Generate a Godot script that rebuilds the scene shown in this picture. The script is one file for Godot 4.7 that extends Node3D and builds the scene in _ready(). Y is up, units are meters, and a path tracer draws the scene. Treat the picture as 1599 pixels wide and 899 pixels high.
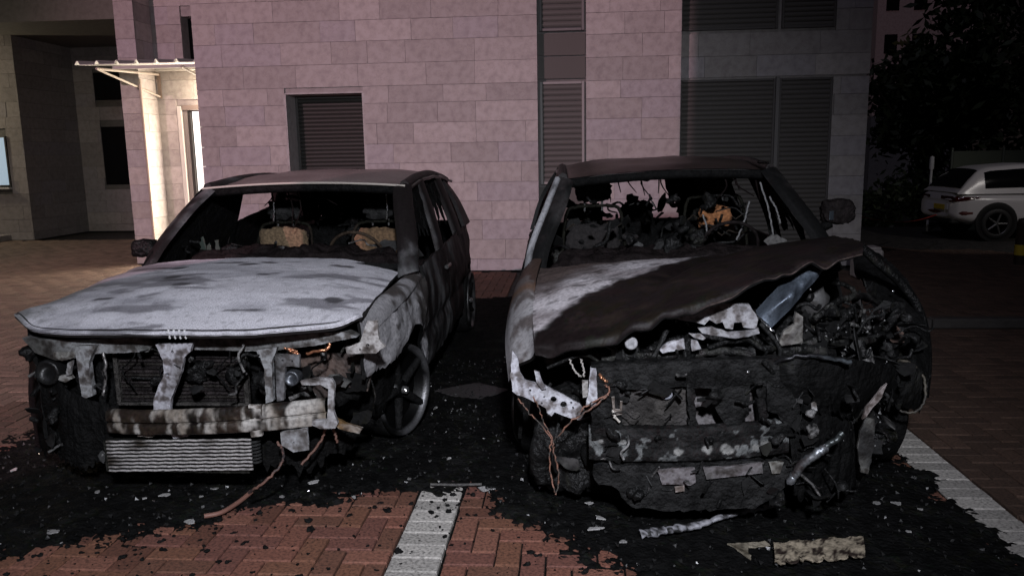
extends Node3D
# Night: two burnt-out cars on brick paving in front of a stone building.

class MB:
	var v := PackedVector3Array()
	var n := PackedVector3Array()
	var c := PackedColorArray()
	var ix := PackedInt32Array()
	var org := Vector3.ZERO
	func _col(col, p: Vector3, u: float, w: float) -> Color:
		if col is Callable:
			return col.call(p, u, w)
		return col
	func tri(a: Vector3, b: Vector3, d: Vector3, col) -> void:
		var nn := (d - a).cross(b - a).normalized()
		var k := v.size()
		for p in [a, b, d]:
			v.append(p - org)
			n.append(nn)
			c.append(_col(col, p, 0.0, 0.0))
		ix.append_array([k, k + 1, k + 2])
	func quad(a: Vector3, b: Vector3, d: Vector3, e: Vector3, col) -> void:
		var nn := (d - a).cross(b - a).normalized()
		var k := v.size()
		for p in [a, b, d, e]:
			v.append(p - org)
			n.append(nn)
			c.append(_col(col, p, 0.0, 0.0))
		ix.append_array([k, k + 1, k + 2, k, k + 2, k + 3])
	# a smooth surface through rows of points
	func surf(rows: Array, col, flip := false) -> void:
		var nr := rows.size()
		var nc: int = rows[0].size()
		var k := v.size()
		for i in nr:
			var up: PackedVector3Array = rows[mini(i + 1, nr - 1)]
			var dn: PackedVector3Array = rows[maxi(i - 1, 0)]
			var r: PackedVector3Array = rows[i]
			var closed := r[0].distance_squared_to(r[nc - 1]) < 1e-10
			for j in nc:
				var jp := mini(j + 1, nc - 1)
				var jm := maxi(j - 1, 0)
				if closed and j == 0:
					jm = nc - 2
				if closed and j == nc - 1:
					jp = 1
				var du := r[jp] - r[jm]
				var dv := up[j] - dn[j]
				var nn := dv.cross(du)
				if nn.length_squared() < 1e-14:
					nn = Vector3.UP
				nn = nn.normalized()
				v.append(r[j] - org)
				n.append(-nn if flip else nn)
				c.append(_col(col, r[j], float(j) / (nc - 1), float(i) / (nr - 1)))
		for i in nr - 1:
			for j in nc - 1:
				var a := k + i * nc + j
				if flip:
					ix.append_array([a, a + nc, a + 1, a + 1, a + nc, a + nc + 1])
				else:
					ix.append_array([a, a + 1, a + nc, a + 1, a + nc + 1, a + nc])
	# a sheet of metal: surface, its back and its rim
	func sheet(rows: Array, th: float, col, back = null) -> void:
		var nr := rows.size()
		var nc: int = rows[0].size()
		var k := v.size()
		surf(rows, col)
		var low := []
		for i in nr:
			var r := PackedVector3Array()
			for j in nc:
				r.append(v[k + i * nc + j] + org - n[k + i * nc + j] * th)
			low.append(r)
		var bc = back if back != null else col
		surf(low, bc, true)
		for e in [0, nr - 1]:
			for j in nc - 1:
				quad(rows[e][j], rows[e][j + 1], low[e][j + 1], low[e][j], bc)
		for e in [0, nc - 1]:
			for i in nr - 1:
				quad(rows[i][e], rows[i + 1][e], low[i + 1][e], low[i][e], bc)
	func box(p: Vector3, s: Vector3, col, b := Basis(), bev := 0.0) -> void:
		var h := s * 0.5
		if bev <= 0.0:
			var q := []
			for z in [-1, 1]:
				for y in [-1, 1]:
					for x in [-1, 1]:
						q.append(p + b * Vector3(h.x * x, h.y * y, h.z * z))
			for f in [[4, 6, 7, 5], [1, 3, 2, 0], [0, 2, 6, 4], [5, 7, 3, 1], [6, 2, 3, 7], [0, 4, 5, 1]]:
				quad(q[f[0]], q[f[1]], q[f[2]], q[f[3]], col)
			return
		var g := h - Vector3.ONE * bev
		var fv := {}
		for ax in 3:
			for sg in [-1, 1]:
				var a1 := (ax + 1) % 3
				var a2 := (ax + 2) % 3
				var ring := []
				for st in [[-1, -1], [1, -1], [1, 1], [-1, 1]]:
					var w := Vector3.ZERO
					w[ax] = h[ax] * sg
					w[a1] = g[a1] * st[0]
					w[a2] = g[a2] * st[1]
					ring.append(p + b * w)
					var key := Vector3i.ZERO
					key[ax] = sg
					key[a1] = st[0]
					key[a2] = st[1]
					fv[str(ax) + str(key)] = p + b * w
				if sg > 0:
					quad(ring[3], ring[2], ring[1], ring[0], col)
				else:
					quad(ring[0], ring[1], ring[2], ring[3], col)
		for ax in 3:
			var a1 := (ax + 1) % 3
			var a2 := (ax + 2) % 3
			for s1 in [-1, 1]:
				for s2 in [-1, 1]:
					var k0 := Vector3i.ZERO
					k0[a1] = s1
					k0[a2] = s2
					var k1 := k0
					k0[ax] = -1
					k1[ax] = 1
					var A: Vector3 = fv[str(a1) + str(k0)]
					var B: Vector3 = fv[str(a1) + str(k1)]
					var C: Vector3 = fv[str(a2) + str(k1)]
					var D: Vector3 = fv[str(a2) + str(k0)]
					var want := A + B + C + D - 4.0 * p
					if (C - A).cross(B - A).dot(want) > 0.0:
						quad(A, B, C, D, col)
					else:
						quad(D, C, B, A, col)
		for sx in [-1, 1]:
			for sy in [-1, 1]:
				for sz in [-1, 1]:
					var kk := str(Vector3i(sx, sy, sz))
					var A: Vector3 = fv["0" + kk]
					var B: Vector3 = fv["1" + kk]
					var C: Vector3 = fv["2" + kk]
					if (C - A).cross(B - A).dot(A + B + C - 3.0 * p) > 0.0:
						tri(A, B, C, col)
					else:
						tri(A, C, B, col)
	func tube(pts: Array, rad, col, sides := 8, flat := 1.0) -> void:
		var rows := []
		var m := pts.size()
		var ref := Vector3.UP
		for i in m:
			var t: Vector3 = pts[mini(i + 1, m - 1)] - pts[maxi(i - 1, 0)]
			t = t.normalized()
			if absf(t.dot(ref)) > 0.95:
				ref = Vector3.RIGHT if absf(t.x) < 0.8 else Vector3.BACK
			var s := t.cross(ref).normalized()
			ref = s.cross(t).normalized()
			var r: float = rad[i] if rad is Array else rad
			var row := PackedVector3Array()
			for j in sides + 1:
				var a := TAU * (j % sides) / sides
				row.append(pts[i] + (s * cos(a) + ref * sin(a) * flat) * r)
			rows.append(row)
		surf(rows, col)
		for e in [0, m - 1]:
			var row: PackedVector3Array = rows[e]
			for j in range(1, sides - 1):
				if e == 0:
					tri(row[0], row[j + 1], row[j], col)
				else:
					tri(row[0], row[j], row[j + 1], col)
	# profile: Vector2(radius, height along the basis' y)
	func lathe(at: Vector3, b: Basis, prof: Array, col, sides := 24) -> void:
		var rows := []
		for q in prof:
			var row := PackedVector3Array()
			for j in sides + 1:
				var a := TAU * (j % sides) / sides
				row.append(at + b * Vector3(cos(a) * q.x, q.y, sin(a) * q.x))
			rows.append(row)
		surf(rows, col)
	# flat plate cut to an outline (points in its own xy plane), with holes
	func plate(xf: Transform3D, out: PackedVector2Array, th: float, col, holes := [], rn := 0.0, nz: FastNoiseLite = null) -> void:
		var pg := out.duplicate()
		if Geometry2D.is_polygon_clockwise(pg):
			pg.reverse()
		if nz != null:      # an uneven, burnt outline
			var more := PackedVector2Array()
			for i in pg.size():
				var a := pg[i]
				var d := pg[(i + 1) % pg.size()]
				var k := maxi(1, int(a.distance_to(d) / 0.02))
				for j in k:
					var p := a.lerp(d, float(j) / k)
					more.append(p + rn * Vector2(nz.get_noise_2d(p.x * 30.0, p.y * 30.0), nz.get_noise_2d(p.x * 30.0 + 77.0, p.y * 30.0)))
			pg = more
		var rims := [pg]
		for hr in holes:    # Vector3(x, y, radius)
			var hp := PackedVector2Array()
			for j in 10:
				var a := -TAU * j / 10
				hp.append(Vector2(hr.x, hr.y) + hr.z * Vector2(cos(a), sin(a)))
			rims.append(hp)
		var m: PackedVector2Array = pg.duplicate()
		for h in range(1, rims.size()):
			var hp: PackedVector2Array = rims[h]
			var best := 1e9
			var bi := 0
			var bj := 0
			for i in m.size():
				for j in hp.size():
					var dd := m[i].distance_squared_to(hp[j])
					if dd < best:
						best = dd
						bi = i
						bj = j
			var nm := PackedVector2Array()
			for i in bi + 1:
				nm.append(m[i])
			for j in hp.size() + 1:
				nm.append(hp[(bj + j) % hp.size()])
			for i in range(bi, m.size()):
				nm.append(m[i])
			m = nm
		var t := Geometry2D.triangulate_polygon(m)
		if t.is_empty():
			t = Geometry2D.triangulate_polygon(pg)
			m = pg
		var hz := Vector3(0, 0, th * 0.5)
		for i in range(0, t.size(), 3):
			var a := Vector3(m[t[i]].x, m[t[i]].y, 0)
			var b := Vector3(m[t[i + 1]].x, m[t[i + 1]].y, 0)
			var d := Vector3(m[t[i + 2]].x, m[t[i + 2]].y, 0)
			if (b - a).cross(d - a).z < 0.0:
				var s := b
				b = d
				d = s
			tri(xf * (a + hz), xf * (d + hz), xf * (b + hz), col)
			tri(xf * (a - hz), xf * (b - hz), xf * (d - hz), col)
		for rim in rims:
			for i in rim.size():
				var a := Vector3(rim[i].x, rim[i].y, 0)
				var q: Vector2 = rim[(i + 1) % rim.size()]
				var b := Vector3(q.x, q.y, 0)
				quad(xf * (a + hz), xf * (b + hz), xf * (b - hz), xf * (a - hz), col)
	# a burnt lump: a ball pushed in and out by noise
	func lump(at: Vector3, r: Vector3, nz: FastNoiseLite, amp: float, col, res := 14, b := Basis(), fr := 60.0) -> void:
		var rows := []
		for i in res + 1:
			var row := PackedVector3Array()
			var th := PI * clampf(float(i) / res, 0.002, 0.998)
			for j in res * 2 + 1:
				var ph := TAU * (j % (res * 2)) / (res * 2)
				var d := Vector3(sin(th) * cos(ph), cos(th), sin(th) * sin(ph))
				var box_d := d / maxf(absf(d.x), maxf(absf(d.y), absf(d.z)))
				d = d.lerp(box_d * 0.85, 0.55)
				var w := at + b * (d * r)
				row.append(w + b * d * amp * nz.get_noise_3dv(w * fr))
			rows.append(row)
		surf(rows, col, true)
	func mesh() -> ArrayMesh:
		var a := []
		a.resize(Mesh.ARRAY_MAX)
		a[Mesh.ARRAY_VERTEX] = v
		a[Mesh.ARRAY_NORMAL] = n
		a[Mesh.ARRAY_COLOR] = c
		a[Mesh.ARRAY_INDEX] = ix
		var m := ArrayMesh.new()
		m.add_surface_from_arrays(Mesh.PRIMITIVE_TRIANGLES, a)
		return m

var M := {}
var ORG := Vector3.ZERO
var used := {}
var rng := RandomNumberGenerator.new()
var nA := FastNoiseLite.new()    # fine lumps
var nB := FastNoiseLite.new()    # broad patches
var nC := FastNoiseLite.new()    # streaks and flecks

func mb() -> MB:
	var m := MB.new()
	m.org = ORG
	return m

func numbered(parent: Node, called: String) -> String:
	var key := str(parent.get_instance_id()) + called
	var k: int = used.get(key, 0)
	used[key] = k + 1
	return called if k == 0 else "%s_%03d" % [called, k]

func thing(called: String, label: String, category: String, at := Vector3.ZERO, group := "") -> Node3D:
	var o := Node3D.new()
	o.name = numbered(self, called)
	add_child(o)
	o.position = at
	o.set_meta("label", label)
	o.set_meta("category", category)
	if group != "":
		o.set_meta("group", group)
	ORG = at
	return o

func structure(called: String, at := Vector3.ZERO) -> Node3D:
	var o := Node3D.new()
	o.name = numbered(self, called)
	add_child(o)
	o.position = at
	o.set_meta("kind", "structure")
	ORG = at
	return o

func part(parent: Node, called: String, m, mat: Material, stuff := false) -> MeshInstance3D:
	var o := MeshInstance3D.new()
	o.name = numbered(parent, called)
	o.mesh = m.mesh() if m is MB else m
	o.material_override = mat
	parent.add_child(o)
	if stuff:
		o.set_meta("kind", "stuff")
	return o

func single(called: String, label: String, category: String, m: MB, mat: Material, group := "") -> MeshInstance3D:
	var o := part(self, called, m, mat)
	o.position = m.org
	o.set_meta("label", label)
	o.set_meta("category", category)
	if group != "":
		o.set_meta("group", group)
	return o

# ---------- colour and texture ----------
func grey(a: float) -> Color:
	return Color(a, a, a)

func nimg(seed_: int, freq: float, octaves: int, size: int, kind := FastNoiseLite.TYPE_SIMPLEX_SMOOTH) -> Image:
	var f := FastNoiseLite.new()
	f.seed = seed_
	f.noise_type = kind
	f.frequency = freq
	f.fractal_octaves = octaves
	return f.get_seamless_image(size, size, false, false, 0.2)

func ramp(img: Image, stops: Array) -> ImageTexture:
	var g := Gradient.new()
	var offs := PackedFloat32Array()
	var cols := PackedColorArray()
	for s in stops:
		offs.append(s[0])
		cols.append(s[1])
	g.offsets = offs
	g.colors = cols
	var lut := []
	for i in 256:
		var q := g.sample(i / 255.0)
		lut.append([int(q.r * 255), int(q.g * 255), int(q.b * 255)])
	img.convert(Image.FORMAT_L8)
	var src := img.get_data()
	var dst := PackedByteArray()
	dst.resize(src.size() * 3)
	for i in src.size():
		var e: Array = lut[src[i]]
		dst[i * 3] = e[0]
		dst[i * 3 + 1] = e[1]
		dst[i * 3 + 2] = e[2]
	var out := Image.create_from_data(img.get_width(), img.get_height(), false, Image.FORMAT_RGB8, dst)
	out.generate_mipmaps()
	return ImageTexture.create_from_image(out)

func bump(img: Image, s: float) -> ImageTexture:
	var b: Image = img.duplicate()
	b.convert(Image.FORMAT_RGBA8)
	b.bump_map_to_normal_map(s)
	b.generate_mipmaps()
	return ImageTexture.create_from_image(b)

func mat(called: String, rough: float, metal := 0.0, tex: Texture2D = null, nrm: Texture2D = null, ns := 1.0, scale := 1.0, world := false) -> StandardMaterial3D:
	var m := StandardMaterial3D.new()
	m.resource_name = called
	m.vertex_color_use_as_albedo = true
	m.roughness = rough
	m.metallic = metal
	if tex or nrm:
		m.uv1_triplanar = true
		m.uv1_world_triplanar = world
		m.uv1_scale = Vector3.ONE * scale
	if tex:
		m.albedo_texture = tex
	if nrm:
		m.normal_enabled = true
		m.normal_texture = nrm
		m.normal_scale = ns
	M[called] = m
	return m

func plain(called: String, col: Color, rough: float, metal := 0.0) -> StandardMaterial3D:
	var m := mat(called, rough, metal)
	m.vertex_color_use_as_albedo = false
	m.albedo_color = col.linear_to_srgb()
	return m

func patch(ctrl: Array, nu: int, nv: int) -> Array:
	# Catmull-Rom surface through a grid of control points
	var rows := []
	for i in nv + 1:
		var fv := float(i) / nv * (ctrl.size() - 1)
		var line := []
		for j in ctrl[0].size():
			var colm := []
			for r in ctrl:
				colm.append(r[j])
			line.append(crv(colm, fv))
		var row := PackedVector3Array()
		for j in nu + 1:
			row.append(crv(line, float(j) / nu * (line.size() - 1)))
		rows.append(row)
	return rows

func crv(p: Array, t: float) -> Vector3:
	var k := p.size()
	var i := mini(int(t), k - 2)
	var f := t - i
	var b: Vector3 = p[i]
	var c: Vector3 = p[i + 1]
	var a: Vector3 = p[i - 1] if i > 0 else b * 2.0 - c
	var d: Vector3 = p[i + 2] if i + 2 < k else c * 2.0 - b
	return b.cubic_interpolate(c, a, d, f)

func curve(p: Array, k: int) -> Array:
	var o := []
	for i in k + 1:
		o.append(crv(p, float(i) / k * (p.size() - 1)))
	return o

func lut(x: float, t: Array) -> float:
	if x <= t[0][0]:
		return t[0][1]
	for i in t.size() - 1:
		if x <= t[i + 1][0]:
			var f: float = (x - t[i][0]) / (t[i + 1][0] - t[i][0])
			return lerpf(t[i][1], t[i + 1][1], f)
	return t[-1][1]

func _ready() -> void:
	rng.seed = 11
	nA.seed = 3
	nA.frequency = 0.5
	nA.fractal_octaves = 3
	nB.seed = 8
	nB.frequency = 1.0
	nB.fractal_octaves = 4
	nC.seed = 21
	nC.frequency = 1.0
	nC.fractal_octaves = 2
	set_camera_and_light()
	set_materials()
	build_ground()
	build_stone_building()
	build_side_wing()
	build_canopy()
	build_background()
	build_left_wreck()
	build_right_wreck()
	build_debris()

func set_camera_and_light() -> void:
	var cam := Camera3D.new()
	cam.name = "camera"
	add_child(cam)
	cam.position = Vector3(0, 1.55, 0)
	cam.basis = Basis(Vector3.UP, deg_to_rad(4.3)) * Basis(Vector3.RIGHT, deg_to_rad(-9.5)) * Basis(Vector3.BACK, deg_to_rad(-1.0))
	cam.fov = 40.12
	cam.near = 0.05
	cam.far = 400.0
	cam.current = true
	var env := Environment.new()
	env.tonemap_mode = Environment.TONE_MAPPER_LINEAR
	env.tonemap_exposure = 1.0
	env.background_mode = Environment.BG_SKY
	var sky := Sky.new()
	var sm := ProceduralSkyMaterial.new()
	sm.sky_top_color = Color(0.05, 0.05, 0.06)
	sm.sky_horizon_color = Color(0.12, 0.10, 0.10)
	sm.ground_bottom_color = Color(0.02, 0.02, 0.02)
	sm.ground_horizon_color = Color(0.08, 0.07, 0.07)
	sky.sky_material = sm
	env.sky = sky
	env.background_energy_multiplier = 0.5
	env.sdfgi_enabled = true
	env.ssao_enabled = true
	env.ssil_enabled = true
	var we := WorldEnvironment.new()
	we.name = "world"
	we.environment = env
	add_child(we)
	var moon := DirectionalLight3D.new()
	moon.name = "moon"
	moon.light_energy = 0.035
	moon.light_color = Color(0.9, 0.88, 1.0)
	moon.light_angular_distance = 0.5
	moon.shadow_enabled = true
	moon.rotation_degrees = Vector3(-55, -30, 0)
	add_child(moon)

func lamp_spot(parent: Node3D, at: Vector3, target: Vector3, col: Color, energy: float, angle: float, soft: float, size: float) -> void:
	var l := SpotLight3D.new()
	l.name = "lamp_light"
	parent.add_child(l)
	l.global_position = at
	l.look_at(target, Vector3.UP)
	l.light_color = col
	l.light_energy = energy
	l.spot_angle = angle
	l.spot_angle_attenuation = soft
	l.spot_range = 60.0
	l.spot_attenuation = 2.0
	l.light_size = size
	l.shadow_enabled = true

func set_materials() -> void:
	var fine := nimg(1, 0.05, 4, 512)
	var mid := nimg(2, 0.015, 5, 512)
	var cell := nimg(4, 0.06, 2, 512, FastNoiseLite.TYPE_CELLULAR)
	var t_fine := ramp(fine, [[0.0, grey(0.55)], [0.45, grey(0.85)], [1.0, grey(1.0)]])
	var t_char := ramp(mid, [[0.0, grey(0.62)], [0.4, grey(0.78)], [0.62, grey(0.95)], [1.0, grey(1.0)]])
	var t_scorch := ramp(nimg(9, 0.011, 6, 1024), [[0.0, Color(0.34, 0.31, 0.29)], [0.3, Color(0.55, 0.52, 0.5)], [0.5, Color(0.88, 0.87, 0.87)], [0.65, Color(1, 1, 1)], [0.78, Color(0.8, 0.79, 0.78)], [1.0, Color(0.95, 0.95, 0.95)]])
	var t_stone := ramp(nimg(5, 0.012, 6, 1024), [[0.0, Color(0.86, 0.84, 0.84)], [0.35, Color(0.93, 0.92, 0.92)], [0.5, Color(0.98, 0.97, 0.96)], [0.545, Color(0.91, 0.9, 0.9)], [0.58, Color(0.98, 0.97, 0.97)], [1.0, Color(1, 1, 1)]])
	var t_brick := ramp(nimg(6, 0.04, 5, 512), [[0.0, grey(0.5)], [0.35, grey(0.82)], [0.7, grey(1.0)], [1.0, grey(0.9)]])
	var b_fine := bump(fine, 4.0)
	var b_char := bump(nimg(7, 0.045, 5, 512), 12.0)
	var b_cell := bump(cell, 10.0)
	mat("panel", 0.55, 0.0, t_fine, b_fine, 0.35, 1.6)
	mat("roof", 0.36, 0.0, t_fine, b_fine, 0.15, 1.6)
	mat("char", 0.72, 0.0, t_char, b_char, 0.8, 1.7)
	mat("wet_soot", 0.5, 0.0, t_char, b_char, 0.9, 1.5)
	mat("soot", 0.88, 0.0, t_char, b_char, 0.7, 1.5)
	M.soot.metallic_specular = 0.15
	mat("scorched", 0.6, 0.0, t_scorch, b_fine, 0.5, 1.2)
	M.char.metallic_specular = 0.2
	M.panel.metallic_specular = 0.3
	M.wet_soot.metallic_specular = 0.3
	mat("ash", 0.85, 0.0, t_fine, b_fine, 0.5, 4.0)
	mat("bare_metal", 0.42, 0.75, t_fine, b_fine, 0.3, 3.0)
	mat("copper", 0.35, 0.8)
	mat("foam", 0.95, 0.0, t_char, b_cell, 1.0, 5.0)
	mat("bright", 0.12, 0.9)
	mat("stone", 0.7, 0.0, t_stone, b_fine, 0.2, 0.6, true)
	mat("brick", 0.8, 0.0, t_brick, b_fine, 0.6, 2.6, true)
	mat("ground", 0.8, 0.0, t_char, b_char, 0.6, 0.5, true)
	mat("paint", 0.25, 0.0)
	mat("plain", 0.6, 0.0)
	mat("leaf", 0.6, 0.0)
	M.leaf.backlight_enabled = true
	M.leaf.backlight = Color(0.2, 0.2, 0.1)
	mat("gloss", 0.1, 0.0)
	plain("tinted_glass", Color(0.004, 0.004, 0.005), 0.06)
	var lit := plain("lit_pane", Color(0.8, 0.82, 0.85), 0.3)
	lit.emission_enabled = true
	lit.emission = Color(1.0, 0.97, 0.94)
	lit.emission_energy_multiplier = 1.15
	var lw := plain("lit_window", Color(0.5, 0.6, 0.65), 0.2)
	lw.emission_enabled = true
	lw.emission = Color(0.72, 0.84, 0.95)
	lw.emission_energy_multiplier = 0.42
	var lp := plain("lamp_glass", Color(0.9, 0.9, 0.9), 0.3)
	lp.emission_enabled = true
	lp.emission = Color(1, 0.98, 0.94)
	lp.emission_energy_multiplier = 2.0
	var red := plain("red_lamp_glass", Color(0.9, 0.5, 0.55), 0.3)
	red.emission_enabled = true
	red.emission = Color(1, 0.5, 0.6)
	red.emission_energy_multiplier = 2.0

# ---------- the ground ----------
func ground_y(x: float, z: float) -> float:
	# the far right of the lot lies lower
	return -0.42 * smoothstep(0.0, 1.0, clampf((x - 3.6) / 3.4, 0.0, 1.0)) * smoothstep(0.0, 1.0, clampf((-z - 10.5) / 6.0, 0.0, 1.0))

func build_ground() -> void:
	var g := structure("ground")
	var m := mb()
	var rows := []
	for i in 61:
		var z := 14.0 - i * 1.2
		if i == 60:
			z = -160.0
		var row := PackedVector3Array()
		for j in 61:
			var x := -30.0 + j
			if j == 0:
				x = -120.0
			if j == 60:
				x = 120.0
			row.append(Vector3(x, ground_y(x, z) - 0.03, z))
		rows.append(row)
	m.surf(rows, Color(0.045, 0.04, 0.036), true)
	part(g, "ground_sheet", m, M.ground)
	# brick paving in herringbone, white bricks in a row as bay lines
	var pv := structure("pavement")
	var bm := mb()
	brick_shape(bm)
	var bmesh := bm.mesh()
	var tones := []
	for k in 6:
		var t: StandardMaterial3D = M.brick.duplicate()
		t.resource_name = "brick_tone"
		t.vertex_color_use_as_albedo = false
		var f := 0.75 + 0.1 * k
		t.albedo_color = Color(0.20 * f, 0.08 * f + 0.006 * (k % 2), 0.05 * f + 0.004 * (k % 3)).linear_to_srgb()
		tones.append(t)
	var brown := []
	for k in 6:
		var t: StandardMaterial3D = tones[k].duplicate()
		var f := 0.75 + 0.1 * k
		t.albedo_color = Color(0.105 * f, 0.062 * f, 0.043 * f).linear_to_srgb()
		brown.append(t)
	var zones := [[-30.0, -0.716], [-0.504, 1.684], [1.896, 30.0]]
	var list := []
	for zi in range(-160, -10):
		for xi in range(-140, 80):
			var k := posmod(xi - zi, 4)
			var r: Array
			if k == 0:
				r = [xi * 0.1, (xi + 2) * 0.1, zi * 0.1, (zi + 1) * 0.1]
			elif k == 2:
				r = [xi * 0.1, (xi + 1) * 0.1, (zi - 1) * 0.1, (zi + 1) * 0.1]
			else:
				continue
			if r[2] < -10.62 and r[0] < 4.1 and (r[1] > -5.06 or r[2] < -15.5 or (r[1] > -6.7 and r[2] < -11.7)):
				continue
			for zn in zones:
				var x0 := maxf(r[0], zn[0])
				var x1 := minf(r[1], zn[1])
				if x1 - x0 > 0.02:
					list.append([x0, x1, r[2], r[3]])
	var near := []
	for r in list:
		var cx: float = (r[0] + r[1]) * 0.5
		var cz: float = (r[2] + r[3]) * 0.5
		var clear := soot_depth(cx, cz) < 0.12 or cx > 1.9
		var ang := absf(atan2(cx, -cz) + 0.075)
		if clear and cz < -2.35 and ang < 0.66:
			near.append([Vector2(cx, cz).length(), r])
	near.sort_custom(func(a, b): return a[0] < b[0])
	var single_keys := {}
	for i in mini(300, near.size()):
		var r: Array = near[i][1]
		single_keys[r] = true
		var o := part(pv, "brick", bmesh, (brown if r[0] > 1.85 or r[1] < -3.05 else tones)[rng.randi() % 6])
		place_brick(o, r)
	var inst := []
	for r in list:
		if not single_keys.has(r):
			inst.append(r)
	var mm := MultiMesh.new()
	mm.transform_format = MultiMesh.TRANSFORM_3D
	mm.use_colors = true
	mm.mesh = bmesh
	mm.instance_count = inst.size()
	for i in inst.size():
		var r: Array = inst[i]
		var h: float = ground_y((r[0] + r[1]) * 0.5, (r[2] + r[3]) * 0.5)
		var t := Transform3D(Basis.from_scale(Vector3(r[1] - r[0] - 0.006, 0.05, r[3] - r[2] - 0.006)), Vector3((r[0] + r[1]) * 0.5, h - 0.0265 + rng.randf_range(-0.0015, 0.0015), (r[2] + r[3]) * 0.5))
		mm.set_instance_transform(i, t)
		var f := rng.randf_range(0.72, 1.28)
		# driving lanes beside the bays: browner, dirtier bricks, the left lane lightened as if lamplit
		var lane: bool = r[0] > 1.85 or r[1] < -3.05
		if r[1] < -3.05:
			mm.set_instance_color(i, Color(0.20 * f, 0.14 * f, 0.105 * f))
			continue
		mm.set_instance_color(i, Color(0.105 * f, 0.062 * f, 0.043 * f) if lane else Color(0.17 * f, 0.07 * f, 0.046 * f))
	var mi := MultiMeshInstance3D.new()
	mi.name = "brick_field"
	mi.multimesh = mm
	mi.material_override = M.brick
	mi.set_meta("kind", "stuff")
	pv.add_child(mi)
	var wt := []
	for k in 4:
		var t: StandardMaterial3D = M.brick.duplicate()
		t.resource_name = "white_brick_tone"
		t.vertex_color_use_as_albedo = false
		var f := 0.82 + 0.1 * k
		t.albedo_color = Color(0.48 * f, 0.455 * f, 0.42 * f).linear_to_srgb()
		wt.append(t)
	for x in [-0.61, 1.79]:
		for k in range(0, 64):
			var z := -1.9 - k * 0.105
			if z < -8.2:
				continue
			var o := part(pv, "white_brick", bmesh, wt[rng.randi() % 4])
			place_brick(o, [x - 0.102, x + 0.102, z - 0.105, z])
	# kerb line across the lot, beyond the right-hand bay
	var kb := structure("kerb")
	for k in 8:
		var km := mb()
		km.box(Vector3(2.75 + k * 0.8, 0.045, -7.02), Vector3(0.79, 0.09, 0.13), Color(0.06, 0.057, 0.054), Basis(), 0.012)
		part(kb, "kerb_stone", km, M.stone)

func brick_shape(m: MB) -> void:
	# unit block with chamfered top edges
	var w := grey(1.0)
	var a := 0.5
	var b := 0.455
	var lo := []
	var md := []
	var tp := []
	for s in [[-1, -1], [1, -1], [1, 1], [-1, 1]]:
		lo.append(Vector3(s[0] * a, -0.5, s[1] * a))
		md.append(Vector3(s[0] * a, 0.42, s[1] * a))
		tp.append(Vector3(s[0] * (0.5 - 0.022), 0.5, s[1] * b))
	m.quad(tp[0], tp[1], tp[2], tp[3], w)
	for i in 4:
		var j := (i + 1) % 4
		m.quad(md[i], md[j], tp[j], tp[i], w)
		m.quad(lo[i], lo[j], md[j], md[i], w)

func place_brick(o: Node3D, r: Array) -> void:
	o.position = Vector3((r[0] + r[1]) * 0.5, -0.0265 + rng.randf_range(-0.002, 0.002), (r[2] + r[3]) * 0.5)
	o.scale = Vector3(r[1] - r[0] - rng.randf_range(0.005, 0.009), 0.05, r[3] - r[2] - rng.randf_range(0.005, 0.009))
	o.rotation.x = rng.randf_range(-0.006, 0.006)
	o.rotation.z = rng.randf_range(-0.006, 0.006)

# how far a point lies inside the burnt, soot-covered patch (metres, negative outside)
func soot_depth(x: float, z: float) -> float:
	var zf := lut(x, [[-6.0, -2.2], [-3.2, -2.45], [-2.25, -2.8], [-1.75, -3.0], [-1.37, -3.27], [-0.98, -3.36], [-0.7, -3.48], [-0.5, -3.5], [-0.26, -3.2], [0.18, -2.75], [0.9, -2.3], [2.2, -2.2]])
	var d := minf(zf - z, minf(1.72 - x, minf(x + 3.2 + 0.1 * (z + 4.0), z + 8.6)))
	return d

func build_soot() -> void:
	ORG = Vector3(-0.6, 0, -5)
	var m := mb()
	var rows := []
	for i in 401:
		var z := -2.3 - (i * 0.012 if i < 200 else 2.4 + (i - 200) * 0.02)
		var row := PackedVector3Array()
		for j in 361:
			var x := -3.5 + j * 0.015
			var d := soot_depth(x, z) + 0.16 * nB.get_noise_2d(x * 3.0, z * 3.0) + 0.07 * nC.get_noise_2d(x * 14.0, z * 14.0) + 0.07 * nC.get_noise_2d(x * 41.0, z * 41.0)
			var lane := clampf(1.0 - absf(x + 0.62) / 0.33, 0.0, 1.0) * clampf((-3.9 - z) / 0.3, 0.0, 1.0) * clampf((z + 5.4) / 0.3, 0.0, 1.0)
			d -= lane * 0.55
			var h := clampf(d * 0.12, -0.02, 0.012) + (0.005 * nA.get_noise_2d(x * 30.0, z * 30.0) + 0.010 * nB.get_noise_2d(x * 7.0 + 5.0, z * 7.0)) * clampf(d * 5.0 + 0.6, 0.15, 1.0) - 0.003
			row.append(Vector3(x, h, z))
		rows.append(row)
	m.surf(rows, func(p: Vector3, _u, _w) -> Color:
		var k := 0.009 + 0.016 * maxf(0.0, nB.get_noise_2d(p.x * 3.0, p.z * 3.0)) + 0.02 * maxf(0.0, nC.get_noise_2d(p.x * 25.0, p.z * 25.0) - 0.5)
		return Color(k, k * 1.02, k * 0.95), true)
	var o := part(self, "soot_layer", m, M.soot, true)
	o.position = ORG
	o.set_meta("label", "wet black soot and burnt crumbs spread over the bricks round both cars")
	o.set_meta("category", "soot")

# ---------- the stone building ----------
var COURSES := [0.0, 0.16, 0.43, 0.70, 0.955, 1.21, 1.48, 1.74, 2.015, 2.28, 2.505, 2.80, 3.09, 3.36, 3.63, 3.90, 4.17, 4.45]
var stone_tones := []
var slab_mesh: ArrayMesh

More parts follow.
